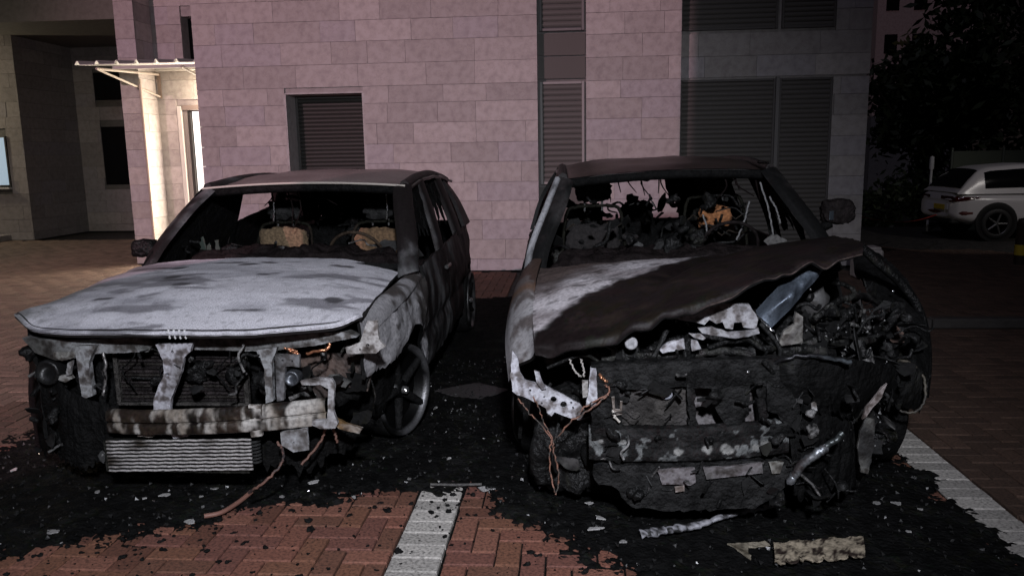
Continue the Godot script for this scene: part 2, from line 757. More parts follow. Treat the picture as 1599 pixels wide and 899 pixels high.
# stone slabs on a wall facing along face (0: +z, 1: +x, -1: -x); holes are [x0, x1, y0, y1]
func slabs(parent: Node, a0: float, a1: float, plane: float, face: int, holes: Array, lo := 0.0, hi := 4.45, tone0 := 0) -> void:
	var cs: Array = COURSES
	for ci in cs.size() - 1:
		var y0: float = cs[ci]
		var y1: float = cs[ci + 1]
		if y1 <= lo + 0.02 or y0 >= hi - 0.02:
			continue
		y0 = maxf(y0, lo)
		y1 = minf(y1, hi)
		var x := a0
		var first := true
		while x < a1 - 0.01:
			var w := rng.randf_range(0.48, 0.95)
			if first:
				w *= rng.randf_range(0.35, 1.0)
			first = false
			var x1 := minf(x + w, a1)
			if a1 - x1 < 0.12:
				x1 = a1
			var spans := [[x, x1]]
			for h in holes:
				if h[2] < y1 - 0.03 and h[3] > y0 + 0.03:
					var nx := []
					for s in spans:
						if h[0] > s[0]:
							nx.append([s[0], minf(s[1], h[0])])
						if h[1] < s[1]:
							nx.append([maxf(s[0], h[1]), s[1]])
					spans = nx
			for s in spans:
				if s[1] - s[0] < 0.03:
					continue
				var yy0 := y0
				var yy1 := y1
				for h in holes:      # trim the course that a lintel or sill cuts through
					if h[0] < s[1] - 0.01 and h[1] > s[0] + 0.01:
						if h[2] > yy0 and h[2] < yy1:
							yy1 = h[2]
						elif h[3] > yy0 and h[3] < yy1:
							yy0 = h[3]
				var tone := tone0 + rng.randi() % 6
				var o := part(parent, "stone_slab", slab_mesh, stone_tones[tone])
				var dep := 0.03 + rng.randf_range(-0.003, 0.003)
				var cx: float = (s[0] + s[1]) * 0.5
				var cy := (yy0 + yy1) * 0.5
				o.scale = Vector3(s[1] - s[0] - 0.0035, yy1 - yy0 - 0.004, dep)
				if face == 0:
					o.position = Vector3(cx, cy, plane + dep * 0.5) - ORG
				else:
					o.rotation.y = PI * 0.5 * face
					o.position = Vector3(plane + face * dep * 0.5, cy, cx) - ORG
			x = x1

func wall_block(m: MB, x0: float, x1: float, y0: float, y1: float, z0: float, z1: float, col: Color) -> void:
	m.box(Vector3((x0 + x1) * 0.5, (y0 + y1) * 0.5, (z0 + z1) * 0.5), Vector3(x1 - x0, y1 - y0, absf(z1 - z0)), col)

# roller shutter: frame, guide rails and every slat
func shutter(parent: Node, called: String, x0: float, x1: float, y0: float, y1: float, z: float, pitch: float, slat_col: Color, frame_col: Color, fw := 0.04) -> void:
	var fm := mb()
	fm.box(Vector3(x0 + fw * 0.5, (y0 + y1) * 0.5, z), Vector3(fw, y1 - y0, 0.05), frame_col, Basis(), 0.005)
	fm.box(Vector3(x1 - fw * 0.5, (y0 + y1) * 0.5, z), Vector3(fw, y1 - y0, 0.05), frame_col, Basis(), 0.005)
	fm.box(Vector3((x0 + x1) * 0.5, y1 - fw * 0.5, z), Vector3(x1 - x0 - fw * 2.0 - 0.004, fw, 0.045), frame_col, Basis(), 0.005)
	fm.box(Vector3((x0 + x1) * 0.5, y0 + fw * 0.5, z), Vector3(x1 - x0 - fw * 2.0 - 0.004, fw, 0.045), frame_col, Basis(), 0.005)
	var f := part(parent, called, fm, M.plain)
	var w := x1 - x0 - fw * 2.0
	var sm := mb()
	sm.org = Vector3.ZERO
	var prof := []
	for k in 7:
		var t := k / 6.0
		prof.append(Vector2(pitch * (t - 0.5) * 0.94, 0.012 * sin(PI * t)))
	var rows := []
	for q in prof:
		rows.append(PackedVector3Array([Vector3(-w * 0.5, q.x, q.y), Vector3(w * 0.5, q.x, q.y)]))
	sm.surf(rows, slat_col, true)
	var smesh := sm.mesh()
	var bk := mb()
	bk.box(Vector3((x0 + x1) * 0.5, (y0 + y1) * 0.5, z - 0.014), Vector3(w, y1 - y0 - fw * 2.0, 0.01), slat_col * 0.35)
	part(f, "shutter_backing", bk, M.plain)
	var y := y1 - fw - pitch * 0.5
	while y > y0 + fw:
		var o := part(f, "slat", smesh, M.plain)
		o.position = Vector3((x0 + x1) * 0.5, y, z) - ORG
		y -= pitch

func build_stone_building() -> void:
	for k in 12:
		var t: StandardMaterial3D = M.stone.duplicate()
		t.resource_name = "stone_tone"
		t.vertex_color_use_as_albedo = false
		t.uv1_offset = Vector3(k * 0.37, k * 0.61, k * 0.23)
		var f := 0.87 + 0.045 * (k % 6)
		var col := Color(0.46 * f, 0.435 * f, 0.42 * f)
		if k % 6 == 4:
			col = Color(0.44, 0.42, 0.43)
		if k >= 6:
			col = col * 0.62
		t.albedo_color = col.linear_to_srgb()
		stone_tones.append(t)
	ORG = Vector3.ZERO
	var sb := mb()
	sb.box(Vector3.ZERO, Vector3.ONE, grey(1.0), Basis(), 0.004)
	slab_mesh = sb.mesh()
	var B := thing("stone_building", "pale stone-clad building with roller shutters standing behind both burnt cars", "building", Vector3(-0.6, 0, -10.7))
	var back := Color(0.36, 0.34, 0.33)
	var zf := -10.73
	# front wall left of the narrow window column, with the window opening
	var m := mb()
	wall_block(m, -5.04, -3.85, 0, 5.2, zf, -11.6, back)
	wall_block(m, -3.85, -2.77, 0, 1.0, zf, -11.6, back)
	wall_block(m, -3.85, -2.77, 2.42, 5.2, zf, -11.6, back)
	wall_block(m, -2.77, -0.42, 0, 5.2, zf, -11.6, back)
	wall_block(m, -0.42, 0.22, 0, 5.2, -10.92, -11.6, back * 0.5)
	wall_block(m, 0.22, 1.45, 0, 5.2, zf, -11.6, back)
	wall_block(m, 1.45, 3.89, 0, 5.2, -10.96, -11.6, back)
	wall_block(m, -5.04, 3.89, 0, 5.2, -11.602, -14.0, back)
	var w := part(B, "front_wall", m, M.stone)
	slabs(w, -5.07, -0.42, zf, 0, [[-3.85, -2.77, 1.0, 2.42]])
	slabs(w, 0.22, 1.45, zf, 0, [])
	slabs(w, -14.0, -10.73, -5.04, -1, [])
	slabs(w, 1.455, 3.92, -10.96, 0, [[1.4, 3.46, -0.1, 2.53], [1.4, 3.46, 3.12, 5.3]])
	# window reveals
	var rv := mb()
	wall_block(rv, -3.87, -3.835, 1.0, 2.42, zf + 0.028, -11.12, Color(0.5, 0.49, 0.48))
	wall_block(rv, -2.785, -2.75, 1.0, 2.42, zf + 0.03, -11.12, Color(0.5, 0.49, 0.48))
	wall_block(rv, -3.85, -2.77, 2.422, 2.44, zf + 0.028, -11.12, Color(0.5, 0.49, 0.48))
	wall_block(rv, -3.92, -2.70, 0.955, 0.998, zf + 0.07, -11.12, Color(0.4, 0.39, 0.38))
	part(w, "window_surround", rv, M.stone)
	shutter(B, "window", -3.83, -2.79, 1.0, 2.42, -11.08, 0.055, Color(0.035, 0.032, 0.03), Color(0.07, 0.066, 0.062), 0.035)
	shutter(B, "window", -0.395, 0.20, 1.16, 2.52, -10.87, 0.073, Color(0.10, 0.095, 0.09), Color(0.30, 0.29, 0.28), 0.035)
	shutter(B, "window", -0.395, 0.20, 3.17, 4.5, -10.87, 0.073, Color(0.10, 0.095, 0.09), Color(0.16, 0.15, 0.15), 0.035)
	for q in [[2.56, 2.84], [2.86, 3.14], [0.02, 0.55], [0.57, 1.12]]:
		var pn := mb()
		wall_block(pn, -0.41, 0.21, q[0], q[1], -10.88, -10.915, Color(0.085, 0.076, 0.07))
		part(B, "spandrel_panel", pn, M.plain)
	var sc := Color(0.10, 0.092, 0.086)
	shutter(B, "window", 1.465, 2.715, 0.06, 2.5, -10.93, 0.062, sc, Color(0.10, 0.093, 0.088), 0.03)
	shutter(B, "window", 2.765, 3.45, 0.06, 2.5, -10.93, 0.062, sc, Color(0.10, 0.093, 0.088), 0.03)
	shutter(B, "window", 1.465, 2.715, 3.13, 4.6, -10.93, 0.062, sc, Color(0.10, 0.093, 0.088), 0.03)
	shutter(B, "window", 2.765, 3.45, 3.13, 4.6, -10.93, 0.062, sc, Color(0.10, 0.093, 0.088), 0.03)
	var pm := mb()
	wall_block(pm, 2.718, 2.762, 0.0, 2.52, -10.89, -10.95, Color(0.18, 0.17, 0.165))
	part(B, "mullion", pm, M.plain)
	# roof slab
	var rm := mb()
	wall_block(rm, -5.15, 4.0, 5.2, 5.45, -10.6, -14.1, Color(0.3, 0.29, 0.28))
	part(B, "roof", rm, M.stone)
	# entrance bay set back to the left
	var eb := mb()
	wall_block(eb, -6.45, -6.13, 0, 5.2, -12.23, -12.6, back)
	wall_block(eb, -6.13, -5.04, 2.42, 3.1, -12.23, -12.6, back)
	wall_block(eb, -6.13, -5.95, 3.1, 3.75, -12.23, -12.6, back)
	wall_block(eb, -6.13, -5.04, 3.75, 5.2, -12.23, -12.6, back)
	wall_block(eb, -6.69, -6.452, 0, 5.2, -11.73, -12.6, back)
	var ew := part(B, "entrance_wall", eb, M.stone)
	slabs(ew, -6.45, -5.04, -12.23, 0, [[-6.13, -4.9, -0.1, 2.42], [-5.95, -4.9, 3.1, 3.75]])
	slabs(ew, -6.72, -6.42, -11.73, 0, [])
	slabs(ew, -12.2, -11.733, -6.452, 1, [])
	slabs(ew, -12.6, -11.733, -6.69, -1, [])
	var df := mb()
	df.box(Vector3(-6.09, 1.2, -12.24), Vector3(0.075, 2.42, 0.1), Color(0.62, 0.6, 0.57), Basis(), 0.008)
	df.box(Vector3(-5.55, 2.38, -12.24), Vector3(0.99, 0.07, 0.1), Color(0.25, 0.2, 0.18), Basis(), 0.008)
	var door := part(B, "door", df, M.plain)
	var dl := mb()
	dl.box(Vector3(-6.01, 1.17, -12.25), Vector3(0.07, 2.34, 0.06), Color(0.22, 0.2, 0.19), Basis(), 0.006)
	dl.box(Vector3(-5.945, 1.17, -12.245), Vector3(0.05, 2.3, 0.05), Color(0.02, 0.02, 0.02), Basis(), 0.006)
	part(door, "door_frame", dl, M.plain)
	var dg := mb()
	dg.box(Vector3(-5.48, 1.2, -12.26), Vector3(0.86, 2.25, 0.012), grey(0.8))
	part(door, "door_pane", dg, M.lit_pane)
	var al := AreaLight3D.new()
	al.name = "door_light"
	B.add_child(al)
	al.global_position = Vector3(-5.48, 1.25, -12.235)
	al.rotation = Vector3(0, PI, 0)
	al.area_size = Vector2(0.84, 2.1)
	al.light_color = Color(1.0, 0.93, 0.84)
	al.light_energy = 12.0
	al.area_range = 40.0
	al.shadow_enabled = true
	var uw := mb()
	uw.box(Vector3(-5.5, 3.42, -12.45), Vector3(0.9, 0.65, 0.02), grey(0.02))
	part(B, "upper_window", uw, M.tinted_glass)
	# drain pipe at the corner of the pier
	var dp := mb()
	dp.tube([Vector3(-6.40, 0.0, -11.68), Vector3(-6.40, 2.78, -11.68)], 0.022, Color(0.42, 0.36, 0.3))
	part(B, "drain_pipe", dp, M.plain)

func build_side_wing() -> void:
	var W := thing("side_wing", "dark stone wing with unlit windows and one lit window beyond the entrance canopy", "building", Vector3(-11.5, 0, -17.5))
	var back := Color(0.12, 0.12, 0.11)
	var m := mb()
	wall_block(m, -16.0, -11.15, 0, 4.1, -15.6, -15.9, back)
	wall_block(m, -11.45, -11.15, 0, 4.1, -15.902, -17.5, back)
	wall_block(m, -11.45, -6.0, 0, 4.1, -17.5, -17.8, back)
	var w := part(W, "wall", m, M.stone)
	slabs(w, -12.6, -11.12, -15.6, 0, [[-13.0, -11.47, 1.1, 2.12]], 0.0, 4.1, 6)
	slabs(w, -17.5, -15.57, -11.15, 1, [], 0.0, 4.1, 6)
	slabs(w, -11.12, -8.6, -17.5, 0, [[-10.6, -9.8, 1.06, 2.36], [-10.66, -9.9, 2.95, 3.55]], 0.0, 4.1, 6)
	for q in [[-10.6, -9.8, 1.06, 2.36], [-10.66, -9.9, 2.95, 3.55]]:
		var f := mb()
		f.box(Vector3((q[0] + q[1]) * 0.5, (q[2] + q[3]) * 0.5, -17.495), Vector3(q[1] - q[0], q[3] - q[2], 0.012), grey(0.01))
		part(W, "dark_window", f, M.tinted_glass)
	var lf := mb()
	lf.box(Vector3(-11.495, 1.61, -15.58), Vector3(0.04, 1.04, 0.06), grey(0.03), Basis(), 0.005)
	lf.box(Vector3(-12.2, 1.115, -15.58), Vector3(1.36, 0.05, 0.06), grey(0.03), Basis(), 0.005)
	lf.box(Vector3(-12.2, 1.07, -15.55), Vector3(1.46, 0.035, 0.14), grey(0.5), Basis(), 0.005)
	var win := part(W, "window_frame", lf, M.plain)
	var lg := mb()
	lg.box(Vector3(-12.2, 1.62, -15.59), Vector3(1.36, 0.96, 0.01), grey(0.5))
	part(win, "lit_pane", lg, M.lit_window)
	var so := mb()
	wall_block(so, -16.0, -6.75, 4.1, 5.6, -14.2, -17.8, Color(0.14, 0.135, 0.125))
	part(W, "overhang", so, M.stone)
	var wl := mb()
	wl.box(Vector3(-13.6, 2.95, -15.5), Vector3(0.22, 0.1, 0.14), grey(0.3), Basis(), 0.01)
	var wln := part(W, "wall_lamp", wl, M.plain)
	var wg := mb()
	wg.box(Vector3(-13.6, 2.89, -15.48), Vector3(0.18, 0.012, 0.1), grey(0.9))
	part(wln, "lamp_glass", wg, M.lamp_glass)
	var ol := OmniLight3D.new()
	ol.name = "lamp_light"
	W.add_child(ol)
	ol.global_position = Vector3(-13.6, 2.8, -15.0)
	ol.light_color = Color(1.0, 0.93, 0.8)
	ol.light_energy = 3.5
	ol.light_size = 0.1
	ol.omni_range = 40.0
	ol.omni_attenuation = 2.0
	ol.shadow_enabled = true
	var st := mb()
	st.box(Vector3(-12.2, 0.06, -15.2), Vector3(1.2, 0.12, 0.7), Color(0.3, 0.29, 0.28), Basis(), 0.01)
	part(W, "door_step", st, M.stone)

func build_canopy() -> void:
	var C := thing("entrance_canopy", "small corrugated metal canopy on a strut bracket over the lit entrance", "canopy", Vector3(-5.95, 2.8, -12.2))
	var rows := []
	for i in 2:
		var row := PackedVector3Array()
		for j in 120:
			var x := -6.86 + (1.80) * j / 119.0
			var t := fposmod((x + 6.86) / 0.285, 1.0)
			var h := 0.05 * smoothstep(0.0, 0.09, t) * (1.0 - smoothstep(0.14, 0.24, t))
			row.append(Vector3(x, (2.90 if i == 0 else 3.02) + h, -10.85 if i == 0 else -12.19))
		rows.append(row)
	var m := mb()
	m.sheet(rows, 0.008, Color(0.5, 0.5, 0.48))
	part(C, "corrugated_sheet", m, M.plain)
	var ed := mb()
	ed.box(Vector3(-5.72, 2.86, -10.93), Vector3(1.28, 0.045, 0.04), Color(0.5, 0.49, 0.46), Basis(), 0.005)
	ed.box(Vector3(-5.72, 2.955, -12.1), Vector3(1.28, 0.05, 0.04), Color(0.5, 0.49, 0.46), Basis(), 0.005)
	part(C, "purlin", ed, M.plain)
	for x in [-6.36, -5.14]:
		var bm := mb()
		bm.tube([Vector3(x - 0.2, 2.845, -10.86), Vector3(x, 2.89, -12.18)], 0.02, Color(0.45, 0.4, 0.35), 6)
		bm.tube([Vector3(x - 0.2, 2.84, -10.88), Vector3(x, 2.55, -12.18)], 0.017, Color(0.45, 0.4, 0.35), 6)
		bm.box(Vector3(x, 2.72, -12.17), Vector3(0.05, 0.38, 0.02), Color(0.2, 0.15, 0.12))
		part(C, "bracket", bm, M.plain)
	var L := thing("entrance_lamp", "small white wall lamp under the entrance canopy", "lamp", Vector3(-5.62, 2.62, -12.12))
	var lm := mb()
	lm.lump(Vector3(-5.62, 2.60, -12.10), Vector3(0.07, 0.045, 0.06), nA, 0.0, grey(0.9), 8)
	part(L, "lamp_globe", lm, M.lamp_glass)
	var bs := mb()
	bs.box(Vector3(-5.62, 2.66, -12.165), Vector3(0.12, 0.05, 0.06), grey(0.4), Basis(), 0.006)
	part(L, "lamp_base", bs, M.plain)
	var o := OmniLight3D.new()
	o.name = "lamp_light"
	L.add_child(o)
	o.global_position = Vector3(-5.62, 2.60, -12.0)
	o.light_color = Color(1.0, 0.90, 0.78)
	o.light_energy = 0.45
	o.light_size = 0.06
	o.omni_range = 40.0
	o.omni_attenuation = 2.0
	o.shadow_enabled = true

# ---------- around the lot ----------
func body_pt(x: float, a: float) -> Vector3:
	# lower body of a parked car: section at x, angle a round it
	var lo := lut(x, [[-2.28, 0.46], [-2.2, 0.36], [-1.9, 0.29], [0, 0.25], [1.8, 0.28], [2.15, 0.34], [2.28, 0.44]])
	var hi := lut(x, [[-2.28, 0.84], [-2.2, 0.98], [-2.0, 1.02], [0, 0.98], [1.0, 0.96], [1.8, 0.86], [2.15, 0.76], [2.28, 0.66]])
	var hw := lut(x, [[-2.28, 0.70], [-2.22, 0.80], [-2.0, 0.89], [-1.5, 0.92], [1.2, 0.91], [1.8, 0.87], [2.15, 0.78], [2.28, 0.64]])
	var cy := (lo + hi) * 0.5
	var c := cos(a)
	var s := sin(a)
	return Vector3(x, cy + (hi - lo) * 0.5 * signf(s) * pow(absf(s), 0.45), hw * signf(c) * pow(absf(c), 0.38))

func top_pt(x: float, t: float) -> Vector3:
	# greenhouse: t runs from one belt line over the roof to the other
	var ry := lut(x, [[-2.2, 1.0], [-2.1, 1.09], [-1.95, 1.27], [-1.75, 1.47], [-1.5, 1.55], [-0.8, 1.60], [0.1, 1.58], [0.5, 1.48], [1.0, 1.2], [1.35, 0.96]])
	var k := clampf((ry - 0.97) / 0.6, 0.0, 1.0)
	var p := [Vector3(x, 0.97, 0.86), Vector3(x, lerpf(0.97, ry, 0.55), lerpf(0.84, 0.77, k)), Vector3(x, ry - 0.05 * k, lerpf(0.80, 0.64, k)), Vector3(x, ry, lerpf(0.5, 0.4, k)), Vector3(x, ry + 0.012 * k, 0.0)]
	var q := p.duplicate()
	for i in range(3, -1, -1):
		var e: Vector3 = p[i]
		q.append(Vector3(e.x, e.y, -e.z))
	return crv(q, t * 8.0)

func parked_car(at: Vector3, label: String, paint: Color, glare: bool) -> Node3D:
	var R := thing("parked_car", label, "car", at)
	ORG = Vector3.ZERO
	var m := mb()
	var rows := []
	for i in 61:
		var x := lerpf(-2.28, 2.28, i / 60.0)
		var row := PackedVector3Array()
		for j in 65:
			row.append(body_pt(x, TAU * (j % 64) / 64.0))
		rows.append(row)
	m.surf(rows, paint)
	var ca := PackedVector3Array()
	var cb := PackedVector3Array()
	for j in 65:
		ca.append(Vector3(-2.285, 0.66, 0))
		cb.append(Vector3(2.285, 0.55, 0))
	m.surf([ca, rows[0]], paint)
	m.surf([rows[60], cb], paint)
	var body := part(R, "body", m, M.paint)
	var g := mb()
	rows = []
	for i in 41:
		var x := lerpf(-2.2, 1.35, i / 40.0)
		var row := PackedVector3Array()
		for j in 41:
			row.append(top_pt(x, j / 40.0))
		rows.append(row)
	g.surf(rows, paint, true)
	part(R, "cabin", g, M.paint)
	var wins := [["rear_window", -2.1, -1.72, 0.26, 0.74], ["windscreen", 0.42, 1.22, 0.2, 0.8]]
	for s in [0, 1]:
		for q in [[-1.62, -0.78], [-0.70, 0.12], [0.18, 0.72]]:
			wins.append(["side_window", q[0], q[1], 0.045 if s == 0 else 0.79, 0.21 if s == 0 else 0.955])
	for q in wins:
		var wm := mb()
		var wr := []
		for i in 9:
			var row := PackedVector3Array()
			for j in 9:
				var u: float = lerpf(q[1], q[2], i / 8.0)
				var t: float = lerpf(q[3], q[4], j / 8.0)
				var p := top_pt(u, t)
				var o := p - Vector3(p.x, 0.9, 0)
				row.append(p + o.normalized() * 0.012 + (Vector3(-0.012, 0.006, 0) if q[0] == "rear_window" else Vector3.ZERO))
			wr.append(row)
		wm.surf(wr, grey(0.01), true)
		part(R, q[0], wm, M.tinted_glass)
	for s in [-1, 1]:
		var tm := mb()
		var tr := []
		for i in 13:
			var row := PackedVector3Array()
			for j in 5:
				var x := lerpf(-2.27, -1.72, i / 12.0)
				var base: float = 0.86 + 0.03 * i / 12.0
				var th: float = 0.06 * (1.0 - i / 12.0 * 0.8)
				var y := base + th * (j / 4.0 - 0.5) * 2.0
				var a := 0.0
				var best := 9.0
				for k in 24:
					var aa := k / 24.0 * PI * 0.5
					var dd := absf(body_pt(x, aa).y - y)
					if dd < best:
						best = dd
						a = aa
				var p := body_pt(x, a)
				row.append(Vector3(p.x - 0.012, y, (p.z + 0.012) * s))
			tr.append(row)
		tm.surf(tr, Color(0.05, 0.006, 0.006), s < 0)
		part(R, "tail_light", tm, M.gloss)
	var bm := mb()
	for i in 1:
		var br := []
		for q in [[0.52, 0.012], [0.56, 0.03], [0.60, 0.012]]:
			var row := PackedVector3Array()
			for j in 25:
				var a := -PI * 0.5 + PI * j / 24.0
				row.append(Vector3(-1.85 - 0.42 * pow(maxf(cos(a), 0.0), 0.5) - q[1], q[0], 0.88 * sin(a) * (1.0 + q[1])))
			br.append(row)
		bm.surf(br, Color(0.10, 0.02, 0.018), true)
	part(R, "bumper_strip", bm, M.plain)
	for s in [-1, 1]:
		for x in [-1.38, 1.42]:
			var cl := mb()
			cl.lathe(Vector3(x, 0.36, 0.905 * s), Basis(Vector3.RIGHT, PI * 0.5 * s), [Vector2(0.0, 0.02), Vector2(0.43, 0.02), Vector2(0.44, -0.02)], grey(0.012), 32)
			part(R, "wheel_arch_trim", cl, M.plain)
	var rb := mb()
	rb.box(Vector3(-2.05, 0.38, 0), Vector3(0.44, 0.12, 1.5), grey(0.012), Basis(), 0.03)
	part(R, "rear_valance", rb, M.plain)
	for s in [-1, 1]:
		for x in [-1.38, 1.42]:
			var wm := mb()
			var b := Basis(Vector3.RIGHT, PI * 0.5 * s)
			wm.lathe(Vector3(x, 0.33, 0.84 * s), b, [Vector2(0.25, -0.1), Vector2(0.31, -0.11), Vector2(0.335, -0.06), Vector2(0.335, 0.06), Vector2(0.31, 0.11), Vector2(0.24, 0.10)], grey(0.012), 32)
			var wh := part(R, "wheel", wm, M.plain)
			var rm := mb()
			rm.lathe(Vector3(x, 0.33, 0.84 * s), b, [Vector2(0.245, 0.1), Vector2(0.22, 0.08), Vector2(0.2, 0.03)], grey(0.2), 32)
			for k in 5:
				var a := TAU * k / 5.0
				rm.tube([Vector3(x, 0.33, 0.92 * s), Vector3(x + 0.22 * cos(a), 0.33 + 0.22 * sin(a), 0.93 * s)], [0.035, 0.022], grey(0.22), 6)
			part(wh, "rim", rm, M.bare_metal)
	var pl := mb()
	var ply := 0.68 if glare else 0.36
	pl.box(Vector3(-2.30, ply, 0.25), Vector3(0.012, 0.11, 0.5), Color(0.75, 0.55, 0.06), Basis(), 0.003)
	part(R, "number_plate", pl, M.gloss)
	var lm := mb()
	lm.box(Vector3(-2.295, 0.69, 0.60), Vector3(0.02, 0.13, 0.1), grey(0.9), Basis(), 0.006)
	part(R, "reflector", lm, M.gloss)
	return R

func leaf_crown(m: MB, at: Vector3, r: Vector3, count: int, size: float, col: Color) -> void:
	var clumps := []
	for k in 26:
		var d := Vector3(rng.randfn(), rng.randfn(), rng.randfn()).normalized()
		clumps.append([at + d * r * rng.randf_range(0.35, 0.95), rng.randf_range(0.22, 0.42)])
	for k in count:
		var q: Array = clumps[rng.randi() % clumps.size()]
		var p: Vector3 = q[0] + Vector3(rng.randfn(), rng.randfn(), rng.randfn()) * r * q[1] * 0.45
		var a := Vector3(rng.randfn(), rng.randfn(), rng.randfn()).normalized() * size * rng.randf_range(0.6, 1.3)
		var b := a.cross(Vector3(rng.randfn(), rng.randfn(), rng.randfn())).normalized() * size * 0.45
		var c := col * rng.randf_range(0.6, 1.5)
		m.quad(p - a, p + b, p + a, p - b, c)

func tree(at: Vector3, h: float, r: Vector3, label: String) -> void:
	var T := thing("tree", label, "tree", at, "dark trees behind the white car")
	var m := mb()
	var top := at + Vector3(0.2, h - r.y, 0.1)
	m.tube(curve([at, at + Vector3(0.06, h * 0.25, 0.0), at + Vector3(-0.05, h * 0.45, 0.08), top], 8), [0.2, 0.18, 0.16, 0.14, 0.13, 0.12, 0.1, 0.08, 0.05], Color(0.05, 0.04, 0.03))
	for k in 5:
		var a := TAU * k / 5.0 + 0.4
		var s := at + Vector3(0, h * (0.32 + 0.07 * k), 0)
		m.tube([s, s + Vector3(cos(a) * r.x * 0.4, r.y * 0.3, sin(a) * r.z * 0.4), s + Vector3(cos(a) * r.x * 0.75, r.y * 0.75, sin(a) * r.z * 0.75)], [0.08, 0.05, 0.02], Color(0.05, 0.04, 0.03), 6)
	part(T, "trunk", m, M.plain)
	var c := mb()
	leaf_crown(c, top, r, 5200, 0.17, Color(0.035, 0.05, 0.018))
	part(T, "crown", c, M.leaf)

func build_background() -> void:
	# lights that stand behind the camera
	var F := thing("work_floodlight", "white work floodlight on a tripod behind the camera", "floodlight", Vector3(0.25, 0, 1.1))
	var m := mb()
	m.tube([Vector3(0.25, 0.55, 1.1), Vector3(0.25, 2.95, 1.1)], 0.02, grey(0.05))
	part(F, "mast", m, M.plain)
	for k in 3:
		var a := TAU * k / 3.0 + 0.5
		var lg := mb()
		lg.tube([Vector3(0.25, 0.9, 1.1), Vector3(0.25 + 0.6 * cos(a), 0.015, 1.1 + 0.6 * sin(a))], 0.014, grey(0.05), 6)
		part(F, "leg", lg, M.plain)
	var hd := mb()
	hd.box(Vector3(0.25, 3.05, 1.12), Vector3(0.34, 0.26, 0.1), grey(0.06), Basis(), 0.015)
	part(F, "lamp_housing", hd, M.plain)
	var gl := mb()
	gl.box(Vector3(0.25, 3.05, 1.065), Vector3(0.3, 0.22, 0.006), grey(0.9))
	part(F, "lamp_glass", gl, M.lamp_glass)
	lamp_spot(F, Vector3(0.25, 3.05, 1.0), Vector3(-0.85, 0.7, -4.2), Color(0.95, 0.96, 1.0), 33.0, 40.0, 1.0, 0.12)
	var K := thing("beacon_mast", "red warning beacon on a mast behind the camera", "beacon", Vector3(-9.0, 0, 7.0))
	var km := mb()
	km.tube([Vector3(-9, 0, 7), Vector3(-9, 7.05, 7)], 0.04, grey(0.1))
	km.box(Vector3(-9, 0.03, 7), Vector3(0.5, 0.06, 0.5), grey(0.1), Basis(), 0.01)
	part(K, "mast", km, M.plain)
	var kl := mb()
	kl.lathe(Vector3(-9, 7.05, 7), Basis(), [Vector2(0.13, 0.0), Vector2(0.13, 0.26), Vector2(0.08, 0.34), Vector2(0.0, 0.36)], grey(0.9), 20)
	part(K, "beacon_lens", kl, M.red_lamp_glass)
	lamp_spot(K, Vector3(-8.9, 7.2, 6.8), Vector3(-2.2, 2.4, -10.7), Color(1.0, 0.795, 0.845), 145.0, 25.0, 0.45, 0.03)
	var S := thing("unseen_lamp", "street lamp on a tall pole beyond the edge of the lot", "street lamp", Vector3(12.6, -0.5, -9.5))
	var pm0 := mb()
	pm0.tube(curve([Vector3(12.6, -0.5, -9.5), Vector3(12.6, 3.0, -9.5), Vector3(12.6, 5.2, -9.6), Vector3(12.45, 5.6, -10.2)], 12), 0.06, grey(0.15))
	part(S, "pole", pm0, M.plain)
	var sh := mb()
	sh.box(Vector3(12.4, 5.62, -10.45), Vector3(0.25, 0.09, 0.6), grey(0.15), Basis(), 0.02)
	var shn := part(S, "lamp_head", sh, M.plain)
	var sg := mb()
	sg.box(Vector3(12.4, 5.565, -10.45), Vector3(0.2, 0.01, 0.5), grey(0.9))
	part(shn, "lamp_glass", sg, M.lamp_glass)
	lamp_spot(S, Vector3(12.4, 5.5, -10.5), Vector3(8.6, 0.2, -17.2), Color(1.0, 0.97, 0.95), 10.0, 24.0, 1.0, 0.1)
	var S2 := thing("unseen_lamp", "unseen lamp on a tall pole added to brighten the dark stone wing", "street lamp", Vector3(-10.6, 0, -7.6))  # added lamp, fills the wing and the ground at left
	var p2 := mb()
	p2.tube(curve([Vector3(-10.6, 0, -7.6), Vector3(-10.6, 3.0, -7.6), Vector3(-10.6, 4.6, -7.65), Vector3(-10.6, 5.0, -8.0)], 12), 0.06, grey(0.15))
	part(S2, "pole", p2, M.plain)
	var h2 := mb()
	h2.box(Vector3(-10.6, 5.02, -8.25), Vector3(0.25, 0.09, 0.6), grey(0.15), Basis(), 0.02)
	var h2n := part(S2, "lamp_head", h2, M.plain)
	var g2 := mb()
	g2.box(Vector3(-10.6, 4.965, -8.25), Vector3(0.2, 0.01, 0.5), grey(0.9))
	part(h2n, "lamp_glass", g2, M.lamp_glass)
	lamp_spot(S2, Vector3(-10.6, 4.9, -8.3), Vector3(-9.9, 0.6, -14.0), Color(1.0, 0.93, 0.83), 9.0, 46.0, 1.0, 0.25)
	var H := thing("light_blocker", "unseen block added behind the camera to shade the right of the facade", "building", Vector3(-6.07, 0, 2.03))  # unseen mass added to keep the beacon off the facade's right part
	var hw := mb()
	var d := Vector3(5.07, 0, 2.57)
	var bb := Basis(Vector3.UP, -atan2(d.z, d.x))
	hw.box(Vector3(-6.07, 3.9, 2.03) + d * 0.5 + bb * Vector3(0.15, 0, 0.9), Vector3(d.length() + 0.3, 7.8, 1.8), Color(0.3, 0.29, 0.27), bb)
	part(H, "wall", hw, M.stone)
	var cp := mb()
	cp.box(Vector3(-6.07, 7.86, 2.03) + d * 0.5 + bb * Vector3(0.15, 0, 0.9), Vector3(d.length() + 0.5, 0.1, 2.0), Color(0.35, 0.34, 0.32), bb, 0.01)
	part(H, "roof", cp, M.stone)

